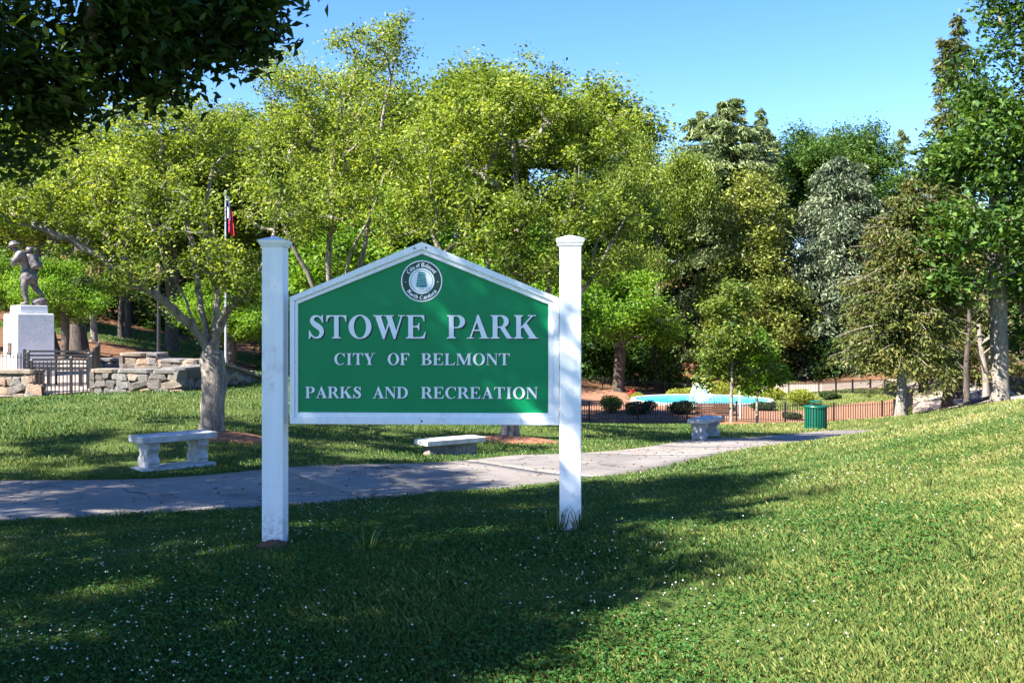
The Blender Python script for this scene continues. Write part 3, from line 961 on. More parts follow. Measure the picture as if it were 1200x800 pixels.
def leaf_mesh(name, pos, size, rg, tint, up=.5, slim=.55, out=None, dirs=None):
    """one four-cornered folded leaf per position"""
    n = len(pos)
    nr = rg.normal(size=(n, 3)); nr[:, 2] = np.abs(nr[:, 2]) + up
    if out is not None: nr += out
    nr /= np.linalg.norm(nr, axis=1)[:, None]
    d = rg.normal(size=(n, 3)) if dirs is None else dirs
    d = d - nr * np.sum(d * nr, 1)[:, None]
    d /= np.linalg.norm(d, axis=1)[:, None] + 1e-9
    s = np.cross(nr, d)
    L = (size * rg.uniform(.65, 1.3, n))[:, None]
    w = L * slim * .5
    V = np.empty((n, 4, 3))
    V[:, 0] = pos - d * L * .5
    V[:, 1] = pos - s * w + nr * w * .35 - d * L * .05
    V[:, 2] = pos + d * L * .5 - nr * L * .12
    V[:, 3] = pos + s * w + nr * w * .35 - d * L * .05
    return fast_mesh(name, V.reshape(-1, 3), np.arange(n * 4).reshape(n, 4), tint)


def sample_lobes(lobes, n, rg, shell=.55):
    vol = np.array([l[3] * l[4] * l[5] for l in lobes]) ** .75
    k = rg.choice(len(lobes), n, p=vol / vol.sum())
    d = rg.normal(size=(n, 3)); d /= np.linalg.norm(d, axis=1)[:, None]
    r = shell + (1 - shell) * rg.random(n) ** .6
    L = np.array(lobes)
    return L[k, :3] + d * r[:, None] * L[k, 3:6], k


def grow(trunk, targets, rg, seg=.5, r_base=.2, r_tip=.008, sag=.1, lead=.25, limbs=()):
    """skeleton: the trunk chain, then each target joined to the nearest fitting node; returns tubes and twig ends"""
    pos = [np.array(p, float) for p in trunk]
    par = [-1] + list(range(len(trunk) - 1))
    nt_ = len(trunk)
    usable = [i >= max(1, int(nt_ * lead)) for i in range(nt_)]
    for lb in limbs:
        Pl = catmull([np.array(p, float) for p in lb], 5)
        prev = int(np.argmin(np.linalg.norm(np.array(pos[:nt_]) - Pl[0], axis=1)))
        for i, p in enumerate(Pl[1:]):
            pos.append(p + rg.normal(size=3) * .012); par.append(prev); usable.append(i > len(Pl) * .35)
            prev = len(pos) - 1
    if limbs:
        usable[:nt_] = [False] * nt_
    top = pos[nt_ - 1]
    order = np.argsort(np.linalg.norm(targets - top, axis=1))
    tips = []
    for ti in order:
        t = targets[ti]
        Pn = np.array(pos)
        v = t - Pn
        d = np.linalg.norm(v, axis=1)
        cost = d + np.where(v[:, 2] < 0, -v[:, 2] * .6, 0)
        cost = np.where(usable, cost, 1e9)
        i = int(np.argmin(cost))
        m = max(2, int(d[i] / seg))
        prev = i
        bend = rg.normal(size=3) * .07 * d[i]
        for s in range(1, m + 1):
            f_ = s / m
            p = pos[i] * (1 - f_) + t * f_ + bend * math.sin(math.pi * f_) + np.array([0, 0, sag * d[i] * math.sin(math.pi * f_)])
            if s < m: p = p + rg.normal(size=3) * .05 * seg
            pos.append(p); par.append(prev); usable.append(True)
            prev = len(pos) - 1
        tips.append(prev)
    pos = np.array(pos); n = len(pos)
    wgt = np.zeros(n)
    for i in tips: wgt[i] += 1
    for i in range(n - 1, 0, -1):
        if wgt[i] == 0: wgt[i] = .5
        wgt[par[i]] += wgt[i]
    p = math.log(r_base / r_tip) / math.log(max(wgt[0], 2))
    rad = r_tip * np.maximum(wgt, .6) ** p
    if limbs:
        rad[nt_:] = np.minimum(rad[nt_:], r_base * .34)
    ch = [[] for _ in range(n)]
    for i in range(1, n): ch[par[i]].append(i)
    chains, stack = [], [(0, None)]
    while stack:
        s, frm = stack.pop()
        c_ = [s] if frm is None else [frm, s]
        cur = s
        while ch[cur]:
            nx_ = max(ch[cur], key=lambda q: wgt[q])
            for q in ch[cur]:
                if q != nx_: stack.append((q, cur))
            c_.append(nx_); cur = nx_
        rr = rad[c_].copy()
        if frm is not None: rr[0] = rr[1] * 1.15
        chains.append((pos[c_], rr))
    return pos, par, rad, chains


def chains_mesh(name, chains, rg, big=.05, flare=None):
    Vs, Qs, o = [], [], 0
    for P, r in chains:
        if r.max() < .004: continue
        n = 12 if r.max() > big * 2 else (7 if r.max() > big * .6 else 4)
        r = r.copy()
        if flare and P is chains[0][0]:
            z0 = P[0][2]
            r *= 1 + flare * np.exp(-(P[:, 2] - z0) / .25)
        v, q = tube_chain(P, r, n, .05 if n == 12 else 0, rg)
        Vs.append(v); Qs.append(q + o); o += len(v)
    return fast_mesh(name, np.vstack(Vs), np.vstack(Qs))


def broad_tree(name, trunk, lobes, seed, n_tgt, per, leaf, spread, bark, leafmat, label, r_base=.2, r_tip=.008, seg=.5, shell=.5, up=.5, fill=0, lead=.4, group=None, flare=.35, tint_mu=.5, loc=None, slim=.55, sag=.08, zflat=.7, limbs=()):
    """trunk: world points; lobes: (x,y,z,rx,ry,rz)"""
    rg = np.random.default_rng(seed)
    base = np.array(trunk[0], float)
    tr = catmull([np.array(p, float) for p in trunk], 5) if len(trunk) > 2 else np.array(trunk, float)
    tg, k = sample_lobes(lobes, n_tgt, rg, shell)
    L0 = np.array(lobes)
    far = rg.random(n_tgt) < .14            # stray shoots reach past the crown
    tg = np.where(far[:, None], L0[k, :3] + (tg - L0[k, :3]) * rg.uniform(1.1, 1.2 if name == 'shade_tree' else 1.45, (n_tgt, 1)), tg)
    pos, par, rad, chains = grow(tr, tg, rg, seg, r_base, r_tip, sag, lead, limbs)
    root = empty(name, tuple(base), 0, label, 'tree', group)
    me = chains_mesh('trunk', chains, rg, flare=flare)
    me.shade_smooth()
    t = link('trunk', me, bark, root)
    t.location = tuple(-base)
    # leaves round the tips and along the thin wood
    thin = np.where(rad < r_tip * 3.2)[0]
    src = np.vstack([tg, pos[thin]]) if len(thin) else tg
    ctint = rg.normal(0, .16, len(src))
    ctint[:len(tg)] += rg.normal(0, .1, len(lobes))[k]
    n = n_tgt * per
    w_ = np.r_[np.full(len(tg), 1.0), np.full(len(src) - len(tg), .35)]
    ci = rg.choice(len(src), n, p=w_ / w_.sum())
    p = src[ci] + rg.normal(size=(n, 3)) * spread * (1, 1, zflat)
    tint = np.clip(tint_mu + ctint[ci] + rg.normal(0, .16, n), 0, 1)
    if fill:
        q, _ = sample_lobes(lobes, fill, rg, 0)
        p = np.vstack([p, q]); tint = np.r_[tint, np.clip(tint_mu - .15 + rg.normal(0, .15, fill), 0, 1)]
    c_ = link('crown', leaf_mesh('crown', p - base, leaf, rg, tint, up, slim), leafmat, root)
    return root


def crown_lobes(c, R_, H_, rg, n=11, lump=.36):
    """lumpy crown: lobes spread over an ellipsoid round c"""
    L = [(c[0], c[1], c[2], R_ * .62, R_ * .62, H_ * .62)]
    for i in range(n):
        d = rg.normal(size=3); d /= np.linalg.norm(d)
        if d[2] < -.5: d[2] *= -.5
        s = rg.uniform(.75, 1.25) * lump
        L.append((c[0] + d[0] * R_ * .74, c[1] + d[1] * R_ * .74, c[2] + d[2] * H_ * .74, R_ * s, R_ * s, H_ * s * .7))
    return L


def conifer(name, base, H, Rb, seed, leafmat, bark, label, z0=.08, r_base=.25, n_br=150, per=150, leaf=.3, droop=.25, prof=1.0, spread=.12, slim=.3, hang=.3, tint_mu=.5, group=None, bare=0.0, lean=(0, 0)):
    rg = np.random.default_rng(seed)
    root = empty(name, tuple(base), 0, label, 'tree', group)
    ts = np.linspace(0, 1, 14)
    P = np.c_[lean[0] * ts ** 2 + .05 * np.sin(ts * 5), lean[1] * ts ** 2, ts * H]
    chains = [(P, r_base * (1 - ts * .95) + .01)]
    pts, tin, dirs = [], [], []
    for i in range(n_br):
        f_ = z0 + (1 - z0) * (rg.random() ** 1.15)
        zc = f_ * H
        L = Rb * (1 - (f_ - z0) / (1 - z0)) ** prof * rg.uniform(.55, 1.18) + .25
        if f_ < z0 + .08: L *= rg.uniform(.6, 1)
        a = rg.uniform(0, 2 * math.pi)
        rise = rg.uniform(-.1, .35) * (.5 + f_)
        s = np.linspace(0, 1, 7)
        cx = np.interp(zc, P[:, 2], P[:, 0]); cy = np.interp(zc, P[:, 2], P[:, 1])
        B = np.c_[cx + math.cos(a) * L * s, cy + math.sin(a) * L * s, zc + L * (rise * s - droop * s ** 2 * 1.6)]
        chains.append((B, .035 * (1 - s * .9) * min(1, L / 2) + .006))
        m = int(per * (.35 + L / Rb))
        u = bare + (1.03 - bare) * rg.random(m) ** .75
        side = rg.normal(size=m) * spread * L * (.35 + .9 * np.sin(np.clip(u, 0, 1) * math.pi * .8)) * .9
        q = np.c_[np.interp(u, s, B[:, 0]) - math.sin(a) * side, np.interp(u, s, B[:, 1]) + math.cos(a) * side, np.interp(u, s, B[:, 2]) - np.abs(rg.normal(size=m)) * hang + rg.normal(size=m) * .05 - np.abs(side) * .25]
        d = np.c_[math.cos(a) - math.sin(a) * np.sign(side) * .8, math.sin(a) + math.cos(a) * np.sign(side) * .8, np.full(m, -.35 - hang)] + rg.normal(size=(m, 3)) * .35
        pts.append(q); dirs.append(d)
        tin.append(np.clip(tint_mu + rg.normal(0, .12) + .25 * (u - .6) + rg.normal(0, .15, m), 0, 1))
    me = chains_mesh('trunk', chains, rg, flare=.3); me.shade_smooth()
    link('trunk', me, bark, root)
    pts = np.vstack(pts)
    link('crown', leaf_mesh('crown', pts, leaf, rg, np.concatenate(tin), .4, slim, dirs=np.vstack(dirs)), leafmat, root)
    return root


def copy_thing(o, loc, rz, sc, label):
    c = o.copy(); col.objects.link(c)
    c.location = loc; c.rotation_euler = (0, 0, rz); c.scale = (sc, sc, sc) if isinstance(sc, (int, float)) else sc
    if label: c['label'] = label
    for ch in list(o.children):
        d = ch.copy(); col.objects.link(d); d.parent = c
        for g in list(ch.children):
            e = g.copy(); col.objects.link(e); e.parent = d
    return c


def L_(px, py, Y, rx, ry, rz):
    return (*at(px, py, Y), rx, ry, rz)


# 1 large cherry with low fork, left of the sign
b1 = at(248, 508, 15.5)
T1 = [(b1[0], b1[1], zg(b1[0], b1[1]) - .1), (*at(249, 480, 15.5)[:2], .2), (*at(251, 450, 15.5)[:2], .55), at(247, 408, 15.5)]


def PL(*q):
    return [at(*p) for p in q]


limbs1 = [PL((247, 415, 15.5), (222, 380, 15.3), (190, 352, 15.1), (150, 326, 14.8), (108, 296, 14.6), (60, 272, 14.4), (5, 258, 14.3)),
          PL((246, 412, 15.5), (226, 372, 15.4), (206, 328, 15.2), (190, 300, 15.0), (172, 250, 14.9), (158, 200, 15.0)),
          PL((247, 408, 15.5), (236, 362, 15.7), (228, 312, 15.9), (220, 260, 16.2), (208, 200, 16.5), (200, 150, 16.6)),
          PL((250, 405, 15.5), (262, 372, 15.3), (284, 346, 15.1), (302, 322, 15.0), (318, 280, 15.0), (328, 225, 15.1)),
          PL((249, 408, 15.5), (255, 352, 15.7), (246, 305, 16.0), (240, 255, 16.2), (250, 195, 16.5)),
          PL((235, 395, 15.4), (205, 372, 15.9), (170, 350, 16.4), (125, 318, 16.8), (70, 290, 17.0))]
lob1 = [L_(95, 248, 15.0, .85, 1.0, .42), L_(150, 215, 15.6, 1.0, 1.2, .55), L_(115, 285, 14.5, .7, .8, .36), L_(200, 248, 14.6, .65, 1.0, .45), L_(190, 150, 16.2, 1.0, 1.1, .55),
        L_(262, 312, 14.6, .65, .8, .33), L_(322, 235, 15.3, .5, 1.0, .55), L_(10, 232, 14.4, .8, .8, .3), L_(-60, 230, 15, 1.1, 1.2, .5), L_(245, 178, 16.6, 1.0, 1.0, .45), L_(180, 312, 14.3, .6, .7, .3),
        L_(60, 190, 16.4, 1.0, 1.1, .5), L_(285, 340, 14.7, .4, .5, .25), L_(140, 330, 15.6, .45, .6, .2)]
broad_tree('cherry_tree', T1, lob1, 11, 520, 80, .062, .095, M['bark_pale'], M['leaf_cherry'], 'wide grey cherry tree with low forked trunk behind the scroll leg bench', .178, .004, .3, .35, flare=.3, limbs=limbs1, zflat=.8)
# limbs of tree one come from the fork; 2: tree behind the sign with a mulch ring
b2 = at(597, 515, 20)
T2 = [(b2[0], b2[1], zg(b2[0], b2[1]) - .1), (b2[0] + .02, 20, .4), (b2[0] + .05, 20, 1.3), (b2[0] + .1, 20, 2.2)]
lob2 = [L_(600, 150, 20, 1.6, 1.7, .9), L_(520, 190, 19.6, 1.3, 1.4, .8), L_(690, 165, 20.3, 1.1, 1.3, .7), L_(660, 240, 19, 1.1, 1.2, .7), L_(560, 250, 18.8, 1.1, 1.2, .7), L_(640, 115, 20.8, 1.1, 1.2, .55),
        L_(730, 250, 20.4, .8, 1, .5), L_(480, 250, 20.5, .9, 1, .6), L_(620, 300, 18.8, 1.0, 1, .5), L_(550, 110, 20.8, .8, 1, .45), L_(705, 310, 19.6, .7, .9, .4)]
broad_tree('cherry_tree', T2, lob2, 12, 430, 125, .078, .145, M['bark_pale'], M['leaf_cherry'], 'round yellow green tree directly behind the sign board, in a ring of orange mulch', .17, .0062, .35, .35, limbs=[PL((598, 460, 20), (570, 400, 19.7), (530, 330, 19.4), (500, 250, 19.6)), PL((598, 460, 20), (610, 380, 20.2), (612, 280, 20.3), (600, 170, 20.2)), PL((598, 455, 20), (640, 390, 19.7), (690, 330, 19.5), (730, 260, 19.9), (765, 205, 20.2)), PL((598, 450, 20), (580, 350, 20.5), (560, 240, 20.7), (550, 130, 20.8)), PL((600, 440, 20), (640, 350, 20.4), (665, 250, 20.6), (690, 150, 20.5))])
mound('mulch_ring', b2[0] + .15, 19.7, .85, .55, .09, M['mulch'], 'ring of orange mulch round the trunk behind the sign')
mound('mulch_ring', b1[0] + .35, 15.3, .8, .5, .08, M['mulch'], 'shaded mulch ring round the forked cherry trunk')
# 3: tall thin-leaved tree at the left post
b3 = at(392, 495, 22.5)
T3 = [(b3[0], b3[1], zg(b3[0], b3[1]) - .1), (b3[0], 22.5, 1.0), (b3[0] + .1, 22.5, 2.4), (b3[0] + .1, 22.5, 3.4)]
lob3 = [L_(390, 120, 22.5, 1.5, 1.5, 1.0), L_(440, 55, 22.8, 1.0, 1, .6), L_(350, 180, 22, 1.3, 1.4, .8), L_(440, 180, 22, 1.2, 1.3, .8), L_(400, 240, 21.6, 1.2, 1.2, .7), L_(340, 90, 23, .9, 1, .6), L_(465, 30, 23, .55, .6, .35), L_(352, 258, 21.5, .8, 1, .5), L_(300, 140, 23.4, .9, 1, .5)]
broad_tree('cherry_tree', T3, lob3, 13, 340, 90, .076, .14, M['bark_pale'], M['leaf_cherry'], 'tall thin leaved tree with pale bare twigs above the left sign post', .17, .0075, .4, .3, tint_mu=.55, limbs=[PL((395, 400, 22.5), (420, 320, 22.3), (436, 230, 22.4), (450, 130, 22.6), (470, 30, 22.9)), PL((394, 400, 22.5), (385, 310, 22.3), (390, 220, 22.2), (396, 120, 22.5)), PL((394, 400, 22.5), (365, 330, 22.2), (335, 270, 21.9), (312, 200, 22.2), (300, 140, 22.8)), PL((396, 390, 22.5), (410, 300, 21.9), (440, 240, 21.8), (455, 180, 21.9))])

# 4: the near tree whose boughs hang into the top left corner and shade the sign
T4 = [(-7.4, 2.2, zg(-7.4, 2.2) - .1), (-7.3, 2.3, 1.5), (-7.2, 2.4, 3.2), (-7.0, 2.6, 5.2)]
lob4 = [(-8.0, 2.6, 7.6, 2.9, 2.9, 1.8), (-7.0, .4, 6.4, 1.7, 1.6, 1.1), (-5.1, 2.0, 5.6, 1.2, 1.3, .8), (-5.4, 4.4, 6.4, 1.5, 1.6, 1.0), (-4.6, 3.3, 6.1, 1.0, 1.0, .8), (-6.4, -.6, 5.4, 1.2, 1.2, .7), (-7.2, -.4, 5.2, 1.3, 1.2, .6), (-6.8, 3.6, 8.4, 1.9, 2, 1.2), (-4.8, 6.1, 6.7, 1.4, 1.3, .8),
        (-8.4, 5.6, 6.2, 2.2, 2.0, 1.2), (-5.6, 3.0, 5.6, 1.3, 1.3, .7), (-3.9, 2.2, 5.3, .7, .7, .5), (-4.2, 3.2, 5.8, .65, .65, .5), (-4.8, 1.2, 5.1, .95, .9, .55), (-5.6, .9, 5.3, 1.0, 1.0, .6), (-10, 6.8, 5.8, 1.8, 1.6, .9), (-7.6, 6.4, 5.6, 1.6, 1.3, .8), (-6.6, .8, 5.0, 1.2, 1.2, .6), (-6.2, 5.6, 5.4, 1.7, 1.8, .9), (-9.8, 2.5, 6.6, 2.0, 2.2, 1.4), (-7.2, 7.6, 5.6, 1.9, 1.5, 1.0), (-9.0, 8.2, 6.6, 2.0, 1.8, 1.2), (-11, 6.0, 7.0, 2.0, 2.2, 1.3), (-10.6, 9.8, 6.4, 2.2, 1.7, 1.0),
        L_(-60, 110, 7.6, .8, .8, .6), L_(180, -40, 7.0, .9, .7, .35), L_(15, -60, 7.2, 1.2, .9, .45)]
low4 = [L_(60, 40, 7.2, .75, .6, .42), L_(150, 55, 7.4, .6, .55, .38), L_(235, 30, 7.3, .5, .5, .28), L_(285, 25, 7.5, .3, .4, .2), L_(25, 110, 7.4, .5, .5, .36), L_(90, 100, 7.8, .5, .45, .25), L_(15, 180, 8.0, .3, .4, .16), L_(205, 90, 7.6, .32, .35, .14),
        L_(110, 20, 7.0, .7, .6, .35), L_(190, 10, 7.6, .6, .6, .3)]
lob4 += low4 * 2 + [L_(255, 30, 7.3, .45, .45, .26), L_(300, 15, 7.4, .3, .35, .2)]                     # the low boughs carry the densest leaves
limbs4 = [[T4[2], (-6.2, 3.8, 4.4), (-5.0, 5.4, 4.9), (-3.9, 6.8, 4.5), (-3.0, 7.3, 4.0), (-2.2, 7.4, 3.7)], [T4[2], (-6.8, 4.0, 4.2), (-5.8, 6.0, 4.4), (-4.6, 7.2, 3.9), (-3.8, 7.5, 3.3), (-3.5, 7.7, 2.9)], [T4[3], (-7.4, 3.0, 6.4), (-7.8, 2.8, 7.8)],
          [T4[3], (-6.2, 3.2, 6.0), (-5.4, 4.6, 6.6)], [T4[3], (-8.2, 4.4, 5.8), (-8.6, 6.4, 6.2)], [T4[2], (-8.6, 2.4, 4.6), (-9.8, 2.4, 6.2)], [T4[2], (-7.6, 1.2, 4.6), (-7.8, .6, 6.2)]]
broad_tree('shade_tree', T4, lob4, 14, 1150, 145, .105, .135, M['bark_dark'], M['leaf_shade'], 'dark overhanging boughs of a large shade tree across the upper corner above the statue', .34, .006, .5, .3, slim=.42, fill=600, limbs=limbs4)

# saplings by the pool fence
for k, (px, py, Y, top, hwpx, r0, lab) in enumerate([(857, 497, 40, 332, 46, .065, 'young green tree with dark trunk in front of the pool fence'),
                                                     (887, 491, 43, 395, 30, .055, 'slender pale trunked sapling between the young green tree and the trash can')]):
    b_ = at(px, py, Y)
    b_ = (b_[0], b_[1], zg(b_[0], b_[1]))
    tz = at(px, top, Y)[2]
    c_ = (b_[0], Y, (tz + at(px, 450, Y)[2]) / 2)
    lobes = [L_(q[0], q[1], Y + q[2], q[3], q[3], q[3] * .6) for q in ([(846, 362, 0, .75), (872, 350, .3, .7), (858, 395, -.4, .9), (884, 410, .2, .8), (838, 420, .2, .75), (902, 432, -.2, .6), (862, 438, .4, .9), (828, 446, 0, .45), (880, 378, 0, .6), (856, 336, 0, .35)] if k == 0 else
             [(888, 415, 0, .7), (872, 432, .2, .6), (905, 438, -.2, .65), (888, 400, .1, .4), (897, 452, -.3, .4), (880, 455, .3, .4)])]
    broad_tree('young_tree', [(b_[0], b_[1], b_[2] - .1), (b_[0], Y, b_[2] + .8), (b_[0] + .03, Y, b_[2] + 2.0), (c_[0], c_[1], c_[2])], lobes, 51 + k, 150, 60, .15, .2, M['bark_pale'] if k else M['bark'], M['leaf_mid' if k == 0 else 'leaf_bright'], lab, r0, .01, .5, .3, lead=.6)
    if k == 0: mound('mulch_ring', b_[0], Y - .2, 1.0, .8, .08, M['mulch'], 'mulch ring round the young tree by the pool')

# right: tall broad-leaved tree with grey trunk
b5 = at(1172, 470, 36)
T5 = [(b5[0], b5[1], zg(b5[0], b5[1]) - .2), (b5[0] - .05, 36, 1.5), (b5[0] - .15, 36, 4), (b5[0] - .1, 36, 8)]
lob5 = [L_(1215, 60, 36, 2.2, 2.4, 1.5), L_(1160, 190, 35, 1.6, 1.8, 1.0), L_(1205, 150, 35, 1.8, 1.8, 1.0), L_(1130, 270, 34.5, 1.3, 1.4, .7), L_(1200, 260, 34.5, 1.4, 1.4, .9), L_(1175, 120, 36, 1.5, 1.6, .8), L_(1240, 200, 36, 2, 2, 1.4),
        L_(1190, 330, 35, 1.1, 1.2, .6), L_(1118, 175, 35.5, .8, 1, .5), L_(1250, 330, 36, 1.8, 1.8, 1.2), L_(1210, -10, 37, 1.8, 2, 1.2), L_(1120, 330, 34.5, .8, .9, .4), L_(1215, 390, 36.5, .9, 1, .6)]
broad_tree('hardwood_tree', T5, lob5, 15, 240, 130, .23, .42, M['bark'], M['leaf_deep'], 'tall deep green broad leaved tree with pale grey trunk above the mound', .28, .014, .7, .35, lead=.45)

# background hardwoods: four kinds of crown, copied along the slope
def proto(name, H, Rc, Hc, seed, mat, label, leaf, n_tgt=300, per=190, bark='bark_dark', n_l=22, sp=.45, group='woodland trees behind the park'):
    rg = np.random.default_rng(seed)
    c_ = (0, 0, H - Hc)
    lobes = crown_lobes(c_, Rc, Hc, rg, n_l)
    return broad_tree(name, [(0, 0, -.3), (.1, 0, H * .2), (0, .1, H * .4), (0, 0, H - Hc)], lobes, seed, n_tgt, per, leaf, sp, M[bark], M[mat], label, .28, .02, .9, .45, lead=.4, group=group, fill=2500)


def set_thing(o, px, Y, top, H, label, rz=0.0, hw=None, Rc=None, first=False, sc=None):
    x = (px - 600) / F * Y
    z = zg(x, Y) - .1
    zt_ = EYE - (top - HOR) / F * Y
    s = (zt_ - z) / H
    sxy = s if hw is None else hw / F * Y / Rc
    if first:
        o.location = (x, Y, z); o.scale = (sxy, sxy, s); o.rotation_euler = (0, 0, rz); o['label'] = label
        return o
    return copy_thing(o, (x, Y, z), rz, (sxy, sxy, s), label)


woodA = proto('hardwood_tree', 14, 4.6, 5.6, 21, 'leaf_mid', 'x', .165)
woodB = proto('hardwood_tree', 12, 4.2, 4.6, 22, 'leaf_cherry', 'x', .155)
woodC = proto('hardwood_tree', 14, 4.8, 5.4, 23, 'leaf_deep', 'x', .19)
maple = proto('maple_tree', 7, 3.2, 2.9, 24, 'leaf_bright', 'x', .17, 200, 130, sp=.36, n_l=16)

used = {}
def wood(o, H, Rc, px, Y, top, hw, label):
    f = o.name not in used
    used[o.name] = used.get(o.name, 0) + 1
    return set_thing(o, px, Y, top, H, label, rng.uniform(0, 6.28) if not f else 0.4, hw, Rc, f)


wood(woodB, 12, 4.2, 455, 46, 78, 120, 'yellow green hardwood rising behind the gable of the sign')
wood(woodB, 12, 4.2, 50, 44, 120, 150, 'yellow green hardwood behind the statue')
wood(woodB, 12, 4.2, 610, 98, 72, 150, 'broad yellow green hardwood behind the round tree of the sign')
wood(woodB, 12, 4.2, 770, 84, 150, 62, 'pale hardwood between the round tree and the tall cedar')
wood(woodA, 14, 4.6, 200, 50, 125, 130, 'mid green hardwood behind the forked cherry tree')
wood(woodA, 14, 4.6, 335, 55, 95, 110, 'mid green hardwood behind the flag')
wood(woodA, 14, 4.6, 715, 96, 165, 75, 'mid green hardwood above the right sign post')
wood(woodA, 14, 4.6, -60, 52, 90, 150, 'mid green hardwood past the picture edge behind the statue')
wood(woodA, 14, 4.6, 540, 96, 105, 110, 'mid green hardwood in the second row behind the sign')
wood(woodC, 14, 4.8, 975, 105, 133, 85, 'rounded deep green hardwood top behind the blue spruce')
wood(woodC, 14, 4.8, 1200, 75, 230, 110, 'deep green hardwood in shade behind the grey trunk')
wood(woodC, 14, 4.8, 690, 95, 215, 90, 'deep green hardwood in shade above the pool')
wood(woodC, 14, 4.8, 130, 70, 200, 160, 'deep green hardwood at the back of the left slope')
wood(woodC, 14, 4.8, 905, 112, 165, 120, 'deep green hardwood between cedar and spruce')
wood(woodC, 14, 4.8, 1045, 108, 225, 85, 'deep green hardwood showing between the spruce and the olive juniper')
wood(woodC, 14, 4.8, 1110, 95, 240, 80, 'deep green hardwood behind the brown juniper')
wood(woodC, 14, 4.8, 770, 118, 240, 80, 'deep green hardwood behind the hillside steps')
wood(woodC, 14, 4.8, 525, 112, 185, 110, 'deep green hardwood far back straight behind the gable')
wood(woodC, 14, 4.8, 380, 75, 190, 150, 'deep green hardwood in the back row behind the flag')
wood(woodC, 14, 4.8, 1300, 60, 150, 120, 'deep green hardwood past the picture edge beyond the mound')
wood(maple, 7, 3.2, 75, 34, 305, 52, 'low bright green maple right behind the statue pedestal')
wood(maple, 7, 3.2, 725, 80, 318, 75, 'bright green spreading maple overhanging the back of the pool')
wood(maple, 7, 3.2, 445, 42, 225, 110, 'bright yellow maple behind the upper left of the sign board')
wood(maple, 7, 3.2, 270, 36, 330, 60, 'bright low maple just left of the left sign post')
wood(maple, 7, 3.2, -20, 36, 300, 60, 'bright maple to the left of the statue')
wood(maple, 7, 3.2, 600, 45, 270, 100, 'bright maple crown showing over the sign board')

# conifers
def con(px, Y, base_py, top, **k):
    x = (px - 600) / F * Y
    z = zg(x, Y)
    H = EYE - (top - HOR) / F * Y - z
    return dict(base=(x, Y, z - .1), H=H, **k)


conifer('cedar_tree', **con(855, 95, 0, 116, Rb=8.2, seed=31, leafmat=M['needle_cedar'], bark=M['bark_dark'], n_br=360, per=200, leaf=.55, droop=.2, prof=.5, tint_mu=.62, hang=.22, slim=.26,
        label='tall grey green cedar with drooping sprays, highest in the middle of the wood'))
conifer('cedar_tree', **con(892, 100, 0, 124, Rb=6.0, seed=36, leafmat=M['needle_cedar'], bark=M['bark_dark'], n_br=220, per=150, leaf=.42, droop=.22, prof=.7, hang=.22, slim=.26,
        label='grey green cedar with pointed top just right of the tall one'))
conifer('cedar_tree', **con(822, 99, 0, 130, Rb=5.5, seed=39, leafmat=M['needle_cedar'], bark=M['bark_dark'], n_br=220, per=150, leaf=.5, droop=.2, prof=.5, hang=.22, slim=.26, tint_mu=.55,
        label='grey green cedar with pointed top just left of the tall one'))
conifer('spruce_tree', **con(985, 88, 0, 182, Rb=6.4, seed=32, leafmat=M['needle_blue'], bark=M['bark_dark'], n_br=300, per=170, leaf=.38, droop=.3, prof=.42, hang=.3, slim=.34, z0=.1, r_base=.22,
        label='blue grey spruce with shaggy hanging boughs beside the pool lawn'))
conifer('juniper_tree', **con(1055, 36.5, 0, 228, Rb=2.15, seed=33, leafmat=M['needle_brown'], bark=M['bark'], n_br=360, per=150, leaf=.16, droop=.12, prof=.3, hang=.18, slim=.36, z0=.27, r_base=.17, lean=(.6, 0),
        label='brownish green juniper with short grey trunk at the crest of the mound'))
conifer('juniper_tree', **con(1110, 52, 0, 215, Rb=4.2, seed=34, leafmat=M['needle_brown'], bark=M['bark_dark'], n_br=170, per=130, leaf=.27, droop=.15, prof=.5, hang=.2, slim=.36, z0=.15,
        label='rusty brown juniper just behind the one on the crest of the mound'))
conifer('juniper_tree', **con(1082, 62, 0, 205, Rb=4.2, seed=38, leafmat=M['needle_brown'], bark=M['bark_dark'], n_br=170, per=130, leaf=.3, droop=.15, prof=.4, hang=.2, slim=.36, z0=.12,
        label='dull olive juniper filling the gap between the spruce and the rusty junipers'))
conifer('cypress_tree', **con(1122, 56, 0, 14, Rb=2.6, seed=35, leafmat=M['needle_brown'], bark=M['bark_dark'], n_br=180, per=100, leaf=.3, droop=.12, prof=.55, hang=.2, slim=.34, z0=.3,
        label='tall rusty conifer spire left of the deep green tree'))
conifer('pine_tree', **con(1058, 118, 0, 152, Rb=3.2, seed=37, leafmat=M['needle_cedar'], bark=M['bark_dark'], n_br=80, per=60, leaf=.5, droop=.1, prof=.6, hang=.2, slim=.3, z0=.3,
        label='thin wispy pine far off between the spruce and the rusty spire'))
# olive magnolia in front of the cedar
rg = np.random.default_rng(41)
cm = at(885, 320, 86)
zb = zg(cm[0], 86)
broad_tree('magnolia_tree', [(cm[0], 86, zb - .2), (cm[0], 86, zb + 2), (cm[0], 86, zb + 4), (cm[0], 86, cm[2])], [(*at(885, 260, 86), 2.8, 2.8, 3.6), (*at(870, 340, 85), 3.8, 3.4, 3.4), (*at(905, 370, 85), 3.6, 3.2, 3.0), (*at(888, 215, 86), 1.6, 1.6, 1.8), (*at(850, 390, 85), 2.2, 2.2, 2.0)],
           42, 220, 130, .3, .5, M['bark_dark'], M['leaf_olive'], 'pale olive magnolia in front of the tall cedar', .25, .02, .9, .5, lead=.3, fill=2500)

